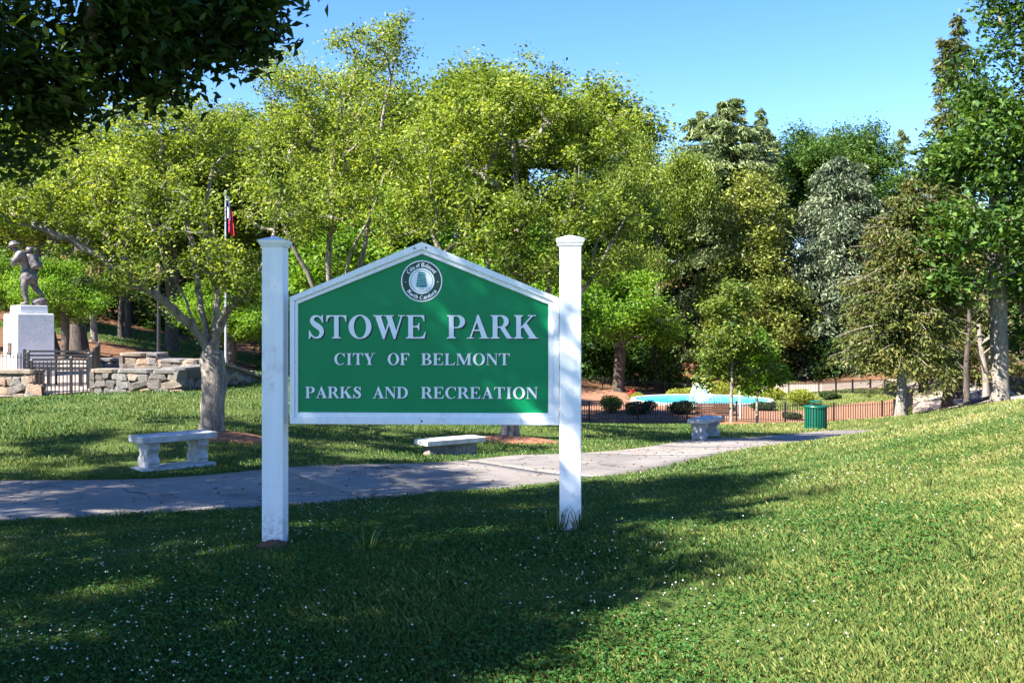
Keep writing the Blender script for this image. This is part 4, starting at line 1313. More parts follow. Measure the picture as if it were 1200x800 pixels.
# bare trunks standing in the shade of the wood
def bare_trunk(px, Y, r, top, label, bark='bark_dark', lean=0.0):
    x = (px - 600) / F * Y
    z = zg(x, Y)
    H = EYE - (top - HOR) / F * Y - z
    root = empty('tree_trunk', (x, Y, z - .1), 0, label, 'tree', 'bare trunks in the wood')
    s = np.linspace(0, 1, 9)
    P = np.c_[lean * s + .06 * np.sin(s * 6 + px), .05 * np.cos(s * 5), s * (H + .1)]
    ch = [(P, r * (1 - .45 * s))]
    rg_ = np.random.default_rng(int(px))
    for q in range(5):
        f_ = rg_.uniform(.45, .95); a_ = rg_.uniform(0, 6.28)
        p0 = P[int(f_ * 8)]
        ch.append((np.array([p0 + np.array([math.cos(a_), math.sin(a_), .8]) * t_ * rg_.uniform(.8, 1.2) for t_ in (0, .5, 1.0, 1.6)]), np.array([.3, .24, .16, .06]) * r))
    me = chains_mesh('trunk', ch, rg_, flare=.35); me.shade_smooth()
    link('trunk', me, M[bark], root)
    return root


for px, Y, r, top, lab, bk, ln in [(90, 40, .32, 250, 'thick dark trunk behind the statue fence', 'bark_dark', .2), (108, 46, .16, 300, 'thin brown trunk on the lit grass behind the statue', 'bark', .1),
                                   (66, 38, .14, 300, 'thin dark trunk beside the statue pedestal', 'bark_dark', -.5), (142, 52, .16, 290, 'dark trunk on the slope left of the lamp post', 'bark_dark', .1),
                                   (150, 54, .2, 290, 'second dark trunk on the slope left of the lamp post', 'bark_dark', -.2), (1133, 44, .13, 360, 'slim brown trunk standing beside the drive', 'bark_dark', .05),
                                   (998, 88, .35, 400, 'pale leaning trunk under the spruce', 'bark_pale', .9), (1156, 46, .16, 380, 'dim grey trunk left of the tall grey one', 'bark', -.3), (805, 98, .3, 300, 'dark trunk beside the hillside steps', 'bark_dark', .2)]:
    bare_trunk(px, Y, r, top, lab, bk, ln)
lx, ly, _ = at(1150, 458, 42)
lg = MB()
lg.tube([(-.9, 0, .08), (-.3, .1, .2), (.4, .1, .42), (1.0, 0, .75)], [.1, .09, .08, .05], 8)
lg.tube([(-.3, .1, .2), (-.5, .2, .4)], [.05, .02], 6)
lo = lg.build('fallen_log', M['bark_dark'], smooth=True)
lo.location = (lx, ly, zg(lx, ly) - .03)
tag(lo, 'dark fallen branch leaning on the ground by the tall grey trunk', 'log')

# undergrowth of the wooded slope: one mass
rgu = np.random.default_rng(61)
ps, ts = [], []
cnt = 0
while cnt < 320:
    y = rgu.uniform(50, 128)
    x = rgu.uniform(-.62, .62) * y
    if cnt < 60: x, y = rgu.uniform(-8, 17), rgu.uniform(83, 97)
    px = 600 + F * x / y
    xa, ya = np.array([x]), np.array([y])
    if inside(xa, ya, FENCE)[0] or dist_poly(xa, ya, np.array(FENCE + FENCE[:1]))[0] < 2.6 or dist_poly(xa, ya, DRIVE)[0] < 4.5: continue
    if -28 < x < -12 and y < 64: continue
    if 780 < px < 840 and y < 122: continue
    if x > 12 and y < 82: continue
    if x > -9 and y < 60: continue
    cnt += 1
    w, h = rgu.uniform(1.4, 3.0), rgu.uniform(1.4, 4.2)
    m_ = int(420 * w * h / 4)
    lob = [(x, y, 0, w, w, h)] + [(x + rgu.normal() * w * .5, y + rgu.normal() * w * .5, h * rgu.uniform(.1, .6), w * .5, w * .5, h * .45) for _ in range(4)]
    p, _ = sample_lobes(lob, m_, rgu, .65)
    p[:, 2] = np.abs(p[:, 2]) + zg(x, y) - .1
    ps.append(p); ts.append(np.clip(rgu.uniform(.2, .6) + rgu.normal(0, .2, m_), 0, 1))
tag(link('undergrowth', leaf_mesh('undergrowth', np.vstack(ps), .36, rgu, np.concatenate(ts), .4, .6), M['leaf_deep']), 'dark leafy undergrowth filling the wooded slope behind the park', kind='stuff')
hs = empty('hillside_steps', (18, 99, zg(18, 99)), 0, 'short flight of earth steps climbing the dark wooded slope behind the pool', 'steps')
for k in range(7):
    y = 97 + k * 2.6
    x = (816 - 600) / F * y
    z = zg(x, y)
    o = MB().box(-1.3, 1.3, -.9, .9, -.5, .12).build('step', M['mulch'], hs, bevel=.03)
    o.location = (x - 18, y - 99, z - zg(18, 99) + .05)
    q = MB().box(-1.35, 1.35, -1.05, -.905, -.5, .16).build('riser', M['wood_brown'], o)

# ------------------------------------------------------------------ statue enclosure
def stone_wall(x0, y0, x1, y1, h, t, label, seed, drop=0.0, cap=True, course=.19, tan=.4):
    """fieldstone wall: mortar core, loose courses of single stones, flat cap stones"""
    r_ = random.Random(seed)
    L = math.hypot(x1 - x0, y1 - y0); rz = math.atan2(y1 - y0, x1 - x0)
    z0 = min(zg(x0, y0), zg(x1, y1))
    root = empty('stone_wall', (x0, y0, z0), rz, label, 'wall')
    sl = lambda u: -drop * u / L
    n = max(1, int(L / 1.0))
    core = MB()
    for k in range(n):
        u0, u1 = L * k / n, L * (k + 1) / n
        core.add([(u0, .05, -.35), (u1, .05, -.35), (u1, t - .05, -.35), (u0, t - .05, -.35), (u0, .05, h + sl(u0)), (u1, .05, h + sl(u1)), (u1, t - .05, h + sl(u1)), (u0, t - .05, h + sl(u0))],
                 [(0, 1, 5, 4), (2, 3, 7, 6), (4, 5, 6, 7), (3, 0, 4, 7), (1, 2, 6, 5)])
    core.build('mortar', M['mortar'], root)
    z = -.1
    while z < h - .06:
        ch = course * r_.uniform(.75, 1.25)
        u = r_.uniform(-.05, .05)
        while u < L - .05:
            w = r_.uniform(.2, .5)
            zz = z + sl(u)
            if zz + ch < h + sl(u) + .03:
                for yy in ((.05,) if t < .3 else (.05,)):
                    o = link('stone', STONES[r_.randrange(len(STONES))], None, root)
                    o.location = (u + w / 2, yy + .03, zz + ch / 2)
                    o.scale = (w * .53 * r_.uniform(.85, 1.1), .085 * r_.uniform(.7, 1.35), ch * .56 * r_.uniform(.75, 1.2))
                    o.rotation_euler = (r_.uniform(-.2, .2), r_.uniform(-.3, .3), r_.uniform(-.1, .1))
            u += w
        z += ch
    # ends
    for ue in (0, L):
        zz = -.05
        while zz < h - .1:
            o = link('stone', STONES[r_.randrange(len(STONES))], None, root)
            o.location = (ue, t / 2, zz + .1 + sl(ue)); o.scale = (.07, t * .5, .11)
            zz += .19
    if cap:
        u = -.06
        while u < L:
            w = min(r_.uniform(.55, 1.0), L + .06 - u)
            if w < .2: break
            o = link('cap_stone', CAPS[r_.randrange(len(CAPS))], None, root)
            o.location = (u + w / 2, t / 2, h + .03 + sl(u + w / 2)); o.scale = (w * .495, t * .58, .05)
            o.rotation_euler = (0, math.atan2(drop, L), r_.uniform(-.02, .02))
            u += w
    return root


def blocky(name, seed, mat, jit=.27):
    import bmesh
    r_ = random.Random(seed)
    b_ = bmesh.new()
    bmesh.ops.create_cube(b_, size=2)
    bmesh.ops.bevel(b_, geom=b_.edges[:], offset=.28, segments=1, affect='EDGES')
    for v in b_.verts:
        v.co += Vector((r_.uniform(-jit, jit), r_.uniform(-jit, jit), r_.uniform(-jit, jit)))
    me = bpy.data.meshes.new(name)
    b_.to_mesh(me); b_.free()
    me.materials.append(mat)
    return me


STONES = [blocky('stone', 100 + i, M[('stone_tan', 'stone_grey', 'stone_rust', 'stone_dark', 'stone_grey', 'stone_dark')[i % 6]]) for i in range(12)]
CAPS = [blocky('cap_stone', 200 + i, M[('stone_grey', 'stone_tan')[i % 2]], .07) for i in range(4)]


def wpt(px, Y):
    return ((px - 600) / F * Y, Y)


stone_wall(*wpt(-40, 24.6), *wpt(36, 24.0), .56, .4, 'low fieldstone wall at the picture edge in front of the statue', 1)
stone_wall(*wpt(108, 23.4), *wpt(206, 23.0), .5, .4, 'low fieldstone wall between the iron fence and the forked cherry', 2)
stone_wall(*wpt(207, 23.2), *wpt(262, 25.6), .5, .4, 'fieldstone wall turning back behind the forked cherry trunk', 3)
stone_wall(*wpt(263, 25.8), *wpt(330, 30), .55, .4, 'sloping fieldstone wall running down toward the left sign post', 4, drop=.75)
stone_wall(*wpt(114, 29.5), *wpt(186, 29.2), .34, .4, 'sunlit tan stone wall at the back of the enclosure', 5)
stone_wall(*wpt(142, 28.4), *wpt(185, 28.3), .56, .6, 'square stone planter with a flat cap, in the middle of the enclosure', 6)
stone_wall(*wpt(187, 27.6), *wpt(229, 27.2), .48, .5, 'pale capped stone planter just right of the square one', 7)


def picket_fence(name, pts, h, step, label, r=.009, post_every=2.4, rails=(.12, .9), zfun=None, joined=False, pr=.028):
    root = empty(name, (0, 0, 0), 0, label, 'fence')
    P = resample(np.array(pts, float), step)
    Z = zt(P[:, 0], P[:, 1]) if zfun is None else np.array([zfun] * len(P))
    root.location = (P[0, 0], P[0, 1], Z[0])
    Q = np.c_[P - P[0], Z - Z[0]]
    pm = MB().frustum(0, 0, 0.04, h, r, r).frustum(0, 0, h, h + .05, r * 1.3, .001).mesh('picket')
    pm.materials.append(M['iron'])
    k = max(1, int(round(post_every / step)))
    if joined:
        mb = MB()
        for i, q in enumerate(Q):
            mb.box(q[0] - r, q[0] + r, q[1] - r, q[1] + r, q[2] + .04, q[2] + h + .03)
        o = mb.build('picket_row', M['iron'], root); o['kind'] = 'stuff'
    else:
        for i, q in enumerate(Q):
            if i % k == 0: continue
            o = link('picket', pm, None, root)
            o.location = tuple(q)
    pom = MB().frustum(0, 0, -.1, h + .06, pr, pr).frustum(0, 0, h + .06, h + .1, pr * 1.4, pr * .4).mesh('post')
    pom.materials.append(M['iron'])
    for i in list(range(0, len(Q), k)) + [len(Q) - 1]:
        o = link('post', pom, None, root); o.location = tuple(Q[i])
    for f_ in rails:
        for a_, b_ in zip(list(range(0, len(Q) - 1, k)), list(range(k, len(Q) - 1, k)) + [len(Q) - 1]):
            MB().tube([tuple(Q[a_] + (0, 0, h * f_)), tuple(Q[b_] + (0, 0, h * f_))], .014, 4).build('rail', M['iron'], root)
    return root


picket_fence('iron_fence', [wpt(37, 24.05), wpt(107, 23.5)], .8, .112, 'black iron picket fence closing the gap between the two low stone walls', .011, 1.12)
picket_fence('iron_fence', [wpt(-25, 26.2), wpt(33, 25.7)], .86, .115, 'black iron pickets standing right in front of the statue pedestal', .01, 2.2)
picket_fence('iron_fence', [wpt(104, 25.0), wpt(116, 28.6)], .84, .12, 'short run of iron pickets going back from the wall end', .01, 2.0)

# slatted metal bench inside the enclosure
mx, my = wpt(65, 26.0)
mbn = empty('metal_bench', (mx, my, zg(mx, my) + .04), R(4), 'black metal bench with long horizontal slats behind the iron fence', 'bench')
for k in range(5):
    MB().box(-.78, .78, .0, .02, .42 + k * .105, .47 + k * .105).build('back_slat', M['iron'], mbn)
for k in range(4):
    MB().box(-.78, .78, -.12 - k * .11, -.04 - k * .11, .40, .42).build('seat_slat', M['iron'], mbn)
for u in (-.78, 0, .78):
    MB().box(u - .03, u + .03, .021, .06, 0, .92).build('support', M['iron'], mbn)
    MB().box(u - .025, u + .025, -.45, -.41, 0, .399).build('leg', M['iron'], mbn)

# pedestal
SYd = 28.0
pxc = 34
sx_, sy_ = wpt(pxc, SYd)
sz_ = zg(sx_, sy_) + .04
ped = empty('pedestal', (sx_, sy_, sz_), R(45.5), 'tall pale granite pedestal carrying the soldier statue', 'pedestal')
S = .5
zl = lambda py: EYE - (py - HOR) / F * SYd - sz_
MB().box(-S - .06, S + .06, -S - .06, S + .06, -.1, .16).build('base', M['granite'], ped, bevel=.02)
MB().frustum(0, 0, .16, zl(367.5), S, S * .98).build('block', M['granite'], ped, bevel=.03)
MB().frustum(0, 0, zl(367.4), zl(358), S * .74, S * .72).build('plinth', M['granite'], ped, bevel=.015)
pq = MB().box(-S - .02, -S - .003, -.14, .14, zl(415), zl(401)).build('plaque', M['plaque'], ped)
q = MB()
for k in range(6):
    q.box(-S - .026, -S - .021, -.1, .1 - .02 * (k % 3), zl(413) + k * .045, zl(413) + k * .045 + .014)
q.build('plaque_text', M['stone_rust'], pq)

# soldier statue, facing left (towards -x), leaning forward in mid stride
stz = sz_ + zl(358)
sol = empty('soldier_statue', (sx_ - .02, sy_, stz), R(6), 'dark bronze soldier in a brimmed helmet bending forward, with a pack on the back', 'statue')


def skin(name, verts, edges, radii, mat, parent, sub=2, rootv=0):
    me = bpy.data.meshes.new(name)
    me.from_pydata(verts, edges, [])
    o = link(name, me, mat, parent)
    md = o.modifiers.new('skin', 'SKIN'); md.use_smooth_shade = True
    for i, r_ in enumerate(radii):
        r_ = r_ if isinstance(r_, tuple) else (r_, r_)
        me.skin_vertices[0].data[i].radius = r_
        me.skin_vertices[0].data[i].use_root = (i == rootv)
    ms = o.modifiers.new('sub', 'SUBSURF'); ms.levels = sub; ms.render_levels = sub
    dg = bpy.context.evaluated_depsgraph_get()
    me2 = bpy.data.meshes.new_from_object(o.evaluated_get(dg))
    o.modifiers.clear(); o.data = me2
    if len(me2.materials) == 0: me2.materials.append(mat)
    me2.shade_smooth()
    return o


# x: - is forward (left in the picture); y: - is towards the camera
V, E, RD = [], [], []


def vchain(start, pts):
    prev = start
    for x_, y_, z_, r_ in pts:
        V.append((x_, y_, z_)); RD.append(r_)
        if prev is not None: E.append((prev, len(V) - 1))
        prev = len(V) - 1
    return prev


vchain(None, [(.02, 0, .86, .15)])                                   # pelvis 0
waist = vchain(0, [(-.01, 0, 1.0, .15), (-.06, 0, 1.16, .185)])
chest = vchain(waist, [(-.12, 0, 1.3, .205), (-.2, 0, 1.42, .12)])
vchain(chest, [(-.27, 0, 1.47, .062), (-.34, 0, 1.53, .085), (-.37, 0, 1.6, .088)])
# front leg (weight bearing) and back leg bent, boot on the rock
vchain(0, [(-.02, -.1, .72, .135), (-.07, -.11, .47, .1), (-.05, -.11, .32, .078), (.0, -.11, .1, .055), (-.02, -.11, .05, .058), (-.17, -.12, .04, .042)])
vchain(0, [(.08, .1, .73, .13), (.12, .12, .52, .1), (.2, .12, .42, .078), (.33, .12, .3, .055), (.36, .12, .22, .05), (.26, .12, .17, .04)])
# arms: both drawn in towards the chest and pack straps
a1 = vchain(chest - 1, [(-.16, -.22, 1.38, .115), (-.24, -.3, 1.22, .095), (-.32, -.24, 1.1, .075), (-.36, -.12, 1.17, .044), (-.38, -.06, 1.22, .042)])
a2 = vchain(chest - 1, [(-.02, .22, 1.37, .11), (.1, .28, 1.22, .09), (.2, .24, 1.1, .07), (.12, .16, .98, .046), (.08, .12, .95, .042)])
skin('body', V, E, RD, M['bronze'], sol)
tn = MB().lathe([(.235, -.02), (.25, .0), (.2, .12), (.165, .24), (.175, .3)], 18, squash=.85)
tn.build('tunic', M['bronze'], sol, smooth=True).location = (.015, 0, .72)
hm = MB().lathe([(.175, 0), (.18, .012), (.125, .03), (.118, .07), (.085, .115), (.03, .135)], 20)
h_ = hm.build('helmet', M['bronze'], sol, smooth=True)
h_.location = (-.375, 0, 1.635); h_.rotation_euler = (0, R(-16), 0)
pk = MB().box(-.12, .11, -.19, .19, -.24, .2).build('pack', M['bronze'], sol, bevel=.05)
pk.location = (.15, 0, 1.24); pk.rotation_euler = (0, R(-24), 0)
rl = MB().tube([(0, -.21, .0), (0, -.1, .01), (0, .1, .01), (0, .21, 0)], .09, 12).build('blanket_roll', M['bronze'], sol, smooth=True)
rl.location = (.08, 0, 1.5)
fc = MB().tube([(-.05, 0, .02), (-.075, 0, -.005), (-.05, 0, -.03)], [.012, .02, .012], 8)
fc.box(-.052, -.04, -.03, .03, -.06, -.052)
for s in (-1, 1):
    fc.tube([(-.055, s * .03, .035), (-.062, s * .03, .033)], [.012, .006], 8)
    fc.tube([(.0, s * .083, .02), (.0, s * .092, .0), (.01, s * .085, -.02)], [.018, .015, .01], 8)
f_ = fc.build('face', M['bronze'], sol, smooth=True)
f_.location = (-.395, 0, 1.56)
for side, (hx, hy, hz) in ((-1, (-.39, -.05, 1.235)), (1, (.06, .1, .94))):
    hv, he, hr = [(0, 0, 0), (-.045, 0, .025)], [(0, 1)], [.03, .034]
    for k in range(4):
        n_ = len(hv)
        y0 = (-1.5 + k) * .017
        ln = (.035, .042, .04, .03)[k]
        hv += [(-.06, y0, .035), (-.06 - ln * .7, y0, .02), (-.06 - ln * .75, y0 * .9, -.012)]
        he += [(1, n_), (n_, n_ + 1), (n_ + 1, n_ + 2)]; hr += [.01, .0095, .008]
    n_ = len(hv)
    hv += [(-.03, -side * .035, .01), (-.055, -side * .045, -.01)]
    he += [(0, n_), (n_, n_ + 1)]; hr += [.012, .009]
    o = skin('hand', hv, he, hr, M['bronze'], sol, 1)
    o.location = (hx, hy, hz)
rf = MB().tube([(.0, .0, .0), (.05, .0, .55)], [.02, .014], 8)
rf.tube([(.0, 0, .0), (-.05, 0, -.28)], [.025, .04], 8)
r__ = rf.build('rifle', M['bronze'], sol, smooth=True)
r__.location = (.2, .17, .98); r__.rotation_euler = (0, R(24), 0)
rkb = link('rock_base', rock_mesh('rock_base', 8), M['bronze'], sol)
rkb.location = (.25, .08, .1); rkb.scale = (.27, .22, .22)
rkb2 = link('rock_base', rock_mesh('rock_base', 9), M['bronze'], sol)
rkb2.location = (-.02, 0, .0); rkb2.scale = (.32, .26, .06)

# lamp post and flag
lx, ly = wpt(186, 31)
lz = zg(lx, ly)
tz = EYE - (318 - HOR) / F * 31
lampp = empty('lamp_post', (lx, ly, lz), 0, 'slim black lamp post behind the stone planters', 'lamp post')
MB().lathe([(.11, 0), (.11, .12), (.075, .2), (.06, .3)], 14).build('base', M['iron'], lampp)
MB().lathe([(.06, .3), (.048, tz - lz - .25)], 12).build('pole', M['iron'], lampp)
MB().lathe([(.05, tz - lz - .25), (.09, tz - lz - .2), (.12, tz - lz + .08), (.13, tz - lz + .1), (.04, tz - lz + .22), (.01, tz - lz + .28)], 14).build('lantern', M['stone_rust'], lampp)

fx_, fy_ = wpt(264.5, 33)
fz_ = zg(fx_, fy_)
ft = EYE - (226 - HOR) / F * 33 - fz_
fp = empty('flagpole', (fx_, fy_, fz_), 0, 'slim grey flagpole mostly hidden in leaves left of the sign', 'flagpole')
MB().lathe([(.045, 0), (.03, ft)], 10).build('pole', M['pole_grey'], fp)
MB().lathe([(.012, ft), (.045, ft + .03), (.045, ft + .06), (.012, ft + .09)], 10).build('finial', M['pole_grey'], fp)
fl = empty('flag', (fx_ + .035, fy_ - .02, fz_ + ft - .06), 0, 'limp flag with blue hoist and red field hanging from its pole', 'flag')


def cloth(x0, x1, z0, z1, ph, mat, name, slope):
    mb = MB()
    nx_, nz_ = 9, 14
    vs = []
    for j in range(nz_ + 1):
        for i in range(nx_ + 1):
            u = i / nx_; w = j / nz_
            x = x0 + (x1 - x0) * u
            vs.append((x * (.75 + .25 * w), .07 * math.sin(x * 36 + ph) * (.3 + w), z0 + (z1 - z0) * w - slope * u))
    mb.add(vs, [(j * (nx_ + 1) + i, j * (nx_ + 1) + i + 1, (j + 1) * (nx_ + 1) + i + 1, (j + 1) * (nx_ + 1) + i) for j in range(nz_) for i in range(nx_)])
    o = mb.build(name, mat, fl, smooth=True)
    sd = o.modifiers.new('s', 'SOLIDIFY'); sd.thickness = .004
    return o


cloth(0, .16, 0, -1.15, 0, M['flag_blue'], 'blue_panel', .1)
cloth(.09, .27, -.42, -1.22, 1.0, M['flag_red'], 'red_panel', .15)
cloth(.05, .13, -.4, -.75, 2.0, M['flag_white'], 'white_star', .1).location = (.02, -.09, .0)

# ------------------------------------------------------------------ pool, fountain, fence
pcx, pcy = at(822, 469, 66)[:2]
pz = zg(pcx, pcy)
pool = empty('pool', (pcx, pcy, pz), 0, 'round bright blue fountain pool with pale rim behind the fence', 'pool')
n = 64
MB().lathe([(4.22, -.1), (4.55, -.1), (4.55, .14), (4.52, .17), (4.27, .17), (4.22, .14)], n, cap=False).build('rim', M['concrete'], pool)
MB().lathe([(.0, -.3), (4.21, -.3), (4.21, .13)], n, cap=False).build('basin', M['pool_paint'], pool)
wv = MB()
wv.add([(0, 0, .1)] + [(4.21 * math.cos(2 * math.pi * i / n), 4.21 * math.sin(2 * math.pi * i / n), .1) for i in range(n)], [(0, 1 + i, 1 + (i + 1) % n) for i in range(n)])
wv.build('water', M['water'], pool)
ftn = empty('fountain', (pcx, pcy + .3, pz + .1), 0, 'white splashing fountain jets in the middle of the pool', 'fountain')
MB().lathe([(.3, -.2), (.22, .06), (.08, .1), (.06, .2)], 16).build('nozzle', M['granite'], ftn)
rgf = np.random.default_rng(5)
for k in range(9):
    a = 2 * math.pi * k / 9
    H_ = .95 + .1 * rgf.normal()
    Rr_ = .75
    pts = [(math.cos(a) * Rr_ * t_, math.sin(a) * Rr_ * t_, H_ * (1 - (2 * t_ - .75) ** 2 / 1.56) if t_ > 0 else .3) for t_ in np.linspace(0, 1, 9)]
    MB().tube(pts, [.024, .02, .02, .02, .018, .016, .015, .013, .01], 6).build('jet', M['spray'], ftn, smooth=True)
npd = 1300
th = rgf.uniform(0, 6.28, npd); rr_ = np.abs(rgf.normal(0, .33, npd)); hh = rgf.random(npd) * .95 * np.exp(-(rr_ / .75) ** 2)
link('spray', leaf_mesh('spray', np.c_[rr_ * np.cos(th), rr_ * np.sin(th), hh], .05, rgf, np.zeros(npd), .2, .8), M['spray'], ftn)['kind'] = 'stuff'

picket_fence('pool_fence', FENCE[:4], .92, .125, 'black iron picket fence along the near side of the pool', .016, 2.5, pr=.042)
picket_fence('pool_fence', FENCE[3:] + [FENCE[0]], .9, .14, 'black iron picket fence round the far side of the pool', .013, 2.5, joined=True, pr=.045)


def shrub(px, py, Y, w, h, mat, label, seed, cat='shrub', n=2600, leaf=.11):
    rg = np.random.default_rng(seed)
    x, y, _ = at(px, py, Y)
    z = zg(x, y)
    root = empty('shrub', (x, y, z), 0, label, cat, 'shrubs round the pool')
    lob = [(0, 0, h * .5, w * .8, w * .8, h * .5)] + [(rg.uniform(-.6, .6) * w, rg.uniform(-.6, .6) * w, h * rg.uniform(.35, .7), w * .45, w * .45, h * .35) for _ in range(6)]
    p, _ = sample_lobes(lob, n, rg, .6)
    p = p[p[:, 2] > .02]
    link('foliage', leaf_mesh('foliage', p, leaf, rg, np.clip(rg.normal(.55, .22, len(p)), 0, 1), .4, .55), mat, root)
    st = MB()
    for k in range(6):
        a = rg.uniform(0, 6.28)
        st.tube([(0, 0, -.05), (math.cos(a) * w * .3, math.sin(a) * w * .3, h * .4), (math.cos(a) * w * .55, math.sin(a) * w * .55, h * .75)], [.02, .015, .006], 5)
    st.build('stem', M['bark_dark'], root)
    return root


for k, (px, py, Y, w, h, mt, lab) in enumerate([
        (716, 477, 58, .8, 1.0, 'shrub_lime', 'tall rounded shrub at the left end of the pool with lime top'), (750, 479, 57, 1.0, .75, 'shrub_dark', 'dark clipped shrub in front of the left pool edge'),
        (797, 480, 57, 1.0, .72, 'shrub_dark', 'dark clipped shrub in front of the middle of the pool'), (848, 479, 57, .8, .6, 'shrub_dark', 'dark low shrub in front of the pool behind the wooden bench'),
        (793, 463, 73, 1.0, .85, 'shrub_lime', 'lime green shrub behind the pool left of the fountain'), (808, 462, 75, .9, .9, 'shrub_lime', 'lime green shrub right against the left of the fountain'),
        (843, 462, 74, 1.1, 1.4, 'shrub_lime', 'taller lime green shrub just right of the fountain'), (870, 463, 72, .9, .8, 'shrub_lime', 'lime green shrub behind the white pole'),
        (904, 465, 70, 1.0, .85, 'shrub_lime', 'yellow shrub behind the right end of the pool'), (938, 474, 63, 1.15, 1.0, 'shrub_lime', 'yellow shrub on the mulch behind the trash can'),
        (895, 478, 60, .9, .5, 'shrub_dark', 'low dark shrub on the mulch right of the pool'), (972, 468, 67, .7, .45, 'shrub_dark', 'small dull shrub on the mulch right of the trash can'), (928, 488, 55, .5, .4, 'shrub_dark', 'tiny shrub by the fence left of the trash can'),
        (747, 463, 72, .6, .5, 'shrub_lime', 'small shrub behind the pool beside the red flowers')]):
    shrub(px, py, Y, w, h, M[mt], lab, 300 + k)
rg = np.random.default_rng(77)
x, y, _ = at(741, 463, 72.5)
fr = empty('flower_clump', (x, y, zg(x, y)), 0, 'small clump of red flowers behind the pool', 'flowers')
p = rg.normal(size=(70, 3)) * (.15, .15, .09) + (0, 0, .5)
link('blossom', leaf_mesh('blossom', p, .13, rg, np.zeros(70), .5, .8), M['flower_red'], fr)
p = rg.normal(size=(200, 3)) * (.22, .22, .15) + (0, 0, .3)
link('foliage', leaf_mesh('foliage', p, .14, rg, rg.random(200), .5, .5), M['shrub_dark'], fr)

# wooden bench on the pool side of the fence
wx, wy, _ = at(834, 492, 50)
wb = empty('park_bench', (wx, wy, zg(wx, wy)), R(2), 'brown slatted park bench with backrest against the pool fence', 'bench')
for k in range(4):
    MB().box(-.85, .85, -.02, .02, .5 + k * .12, .6 + k * .12).build('back_slat', M['wood_brown'], wb, bevel=.006)
for k in range(4):
    MB().box(-.85, .85, -.48 + k * .115, -.38 + k * .115, .42, .46).build('seat_slat', M['wood_brown'], wb, bevel=.006)
for u in (-.5, .5):
    MB().box(u - .03, u + .03, .021, .07, 0, .98).build('support', M['iron'], wb)
    MB().box(u - .03, u + .03, -.47, -.42, 0, .419).build('leg', M['iron'], wb)
    MB().box(u - .03, u + .03, -.42, .02, .36, .419).build('brace', M['iron'], wb)
# white pole
wx, wy, _ = at(867, 491, 54)
wp = empty('white_pole', (wx, wy, zg(wx, wy)), 0, 'slim white pole standing by the pool between the saplings', 'pole')
MB().lathe([(.07, 0), (.07, .1), (.05, .12), (.05, 1.9)], 12).build('shaft', M['white'], wp)
MB().lathe([(.06, 1.9), (.06, 1.94), (.01, 1.98)], 12).build('cap', M['white'], wp)

# ------------------------------------------------------------------ grass, clover, seed heads
def lawn_mask(x, y):
    li_, mu_ = zones(x, y)
    ok = ~li_ & ~mu_
    near = y < 46
    ok[near] &= dist_poly(x[near], y[near], CEN_S) > HW - .02
    ok &= ~inside(x, y, PLAZA)
    ok &= dist_poly(x, y, DRIVE) > 2.45
    for rx, ry, ra, rb in RINGS:
        ok &= ((x - rx) / ra) ** 2 + ((y - ry) / rb) ** 2 > .8
    for bx, by, ca, sa, hl, hw in BENCHES:
        u, v = (x - bx) * ca + (y - by) * sa, -(x - bx) * sa + (y - by) * ca
        ok &= ~((np.abs(u) < hl) & (np.abs(v) < hw))
    return ok


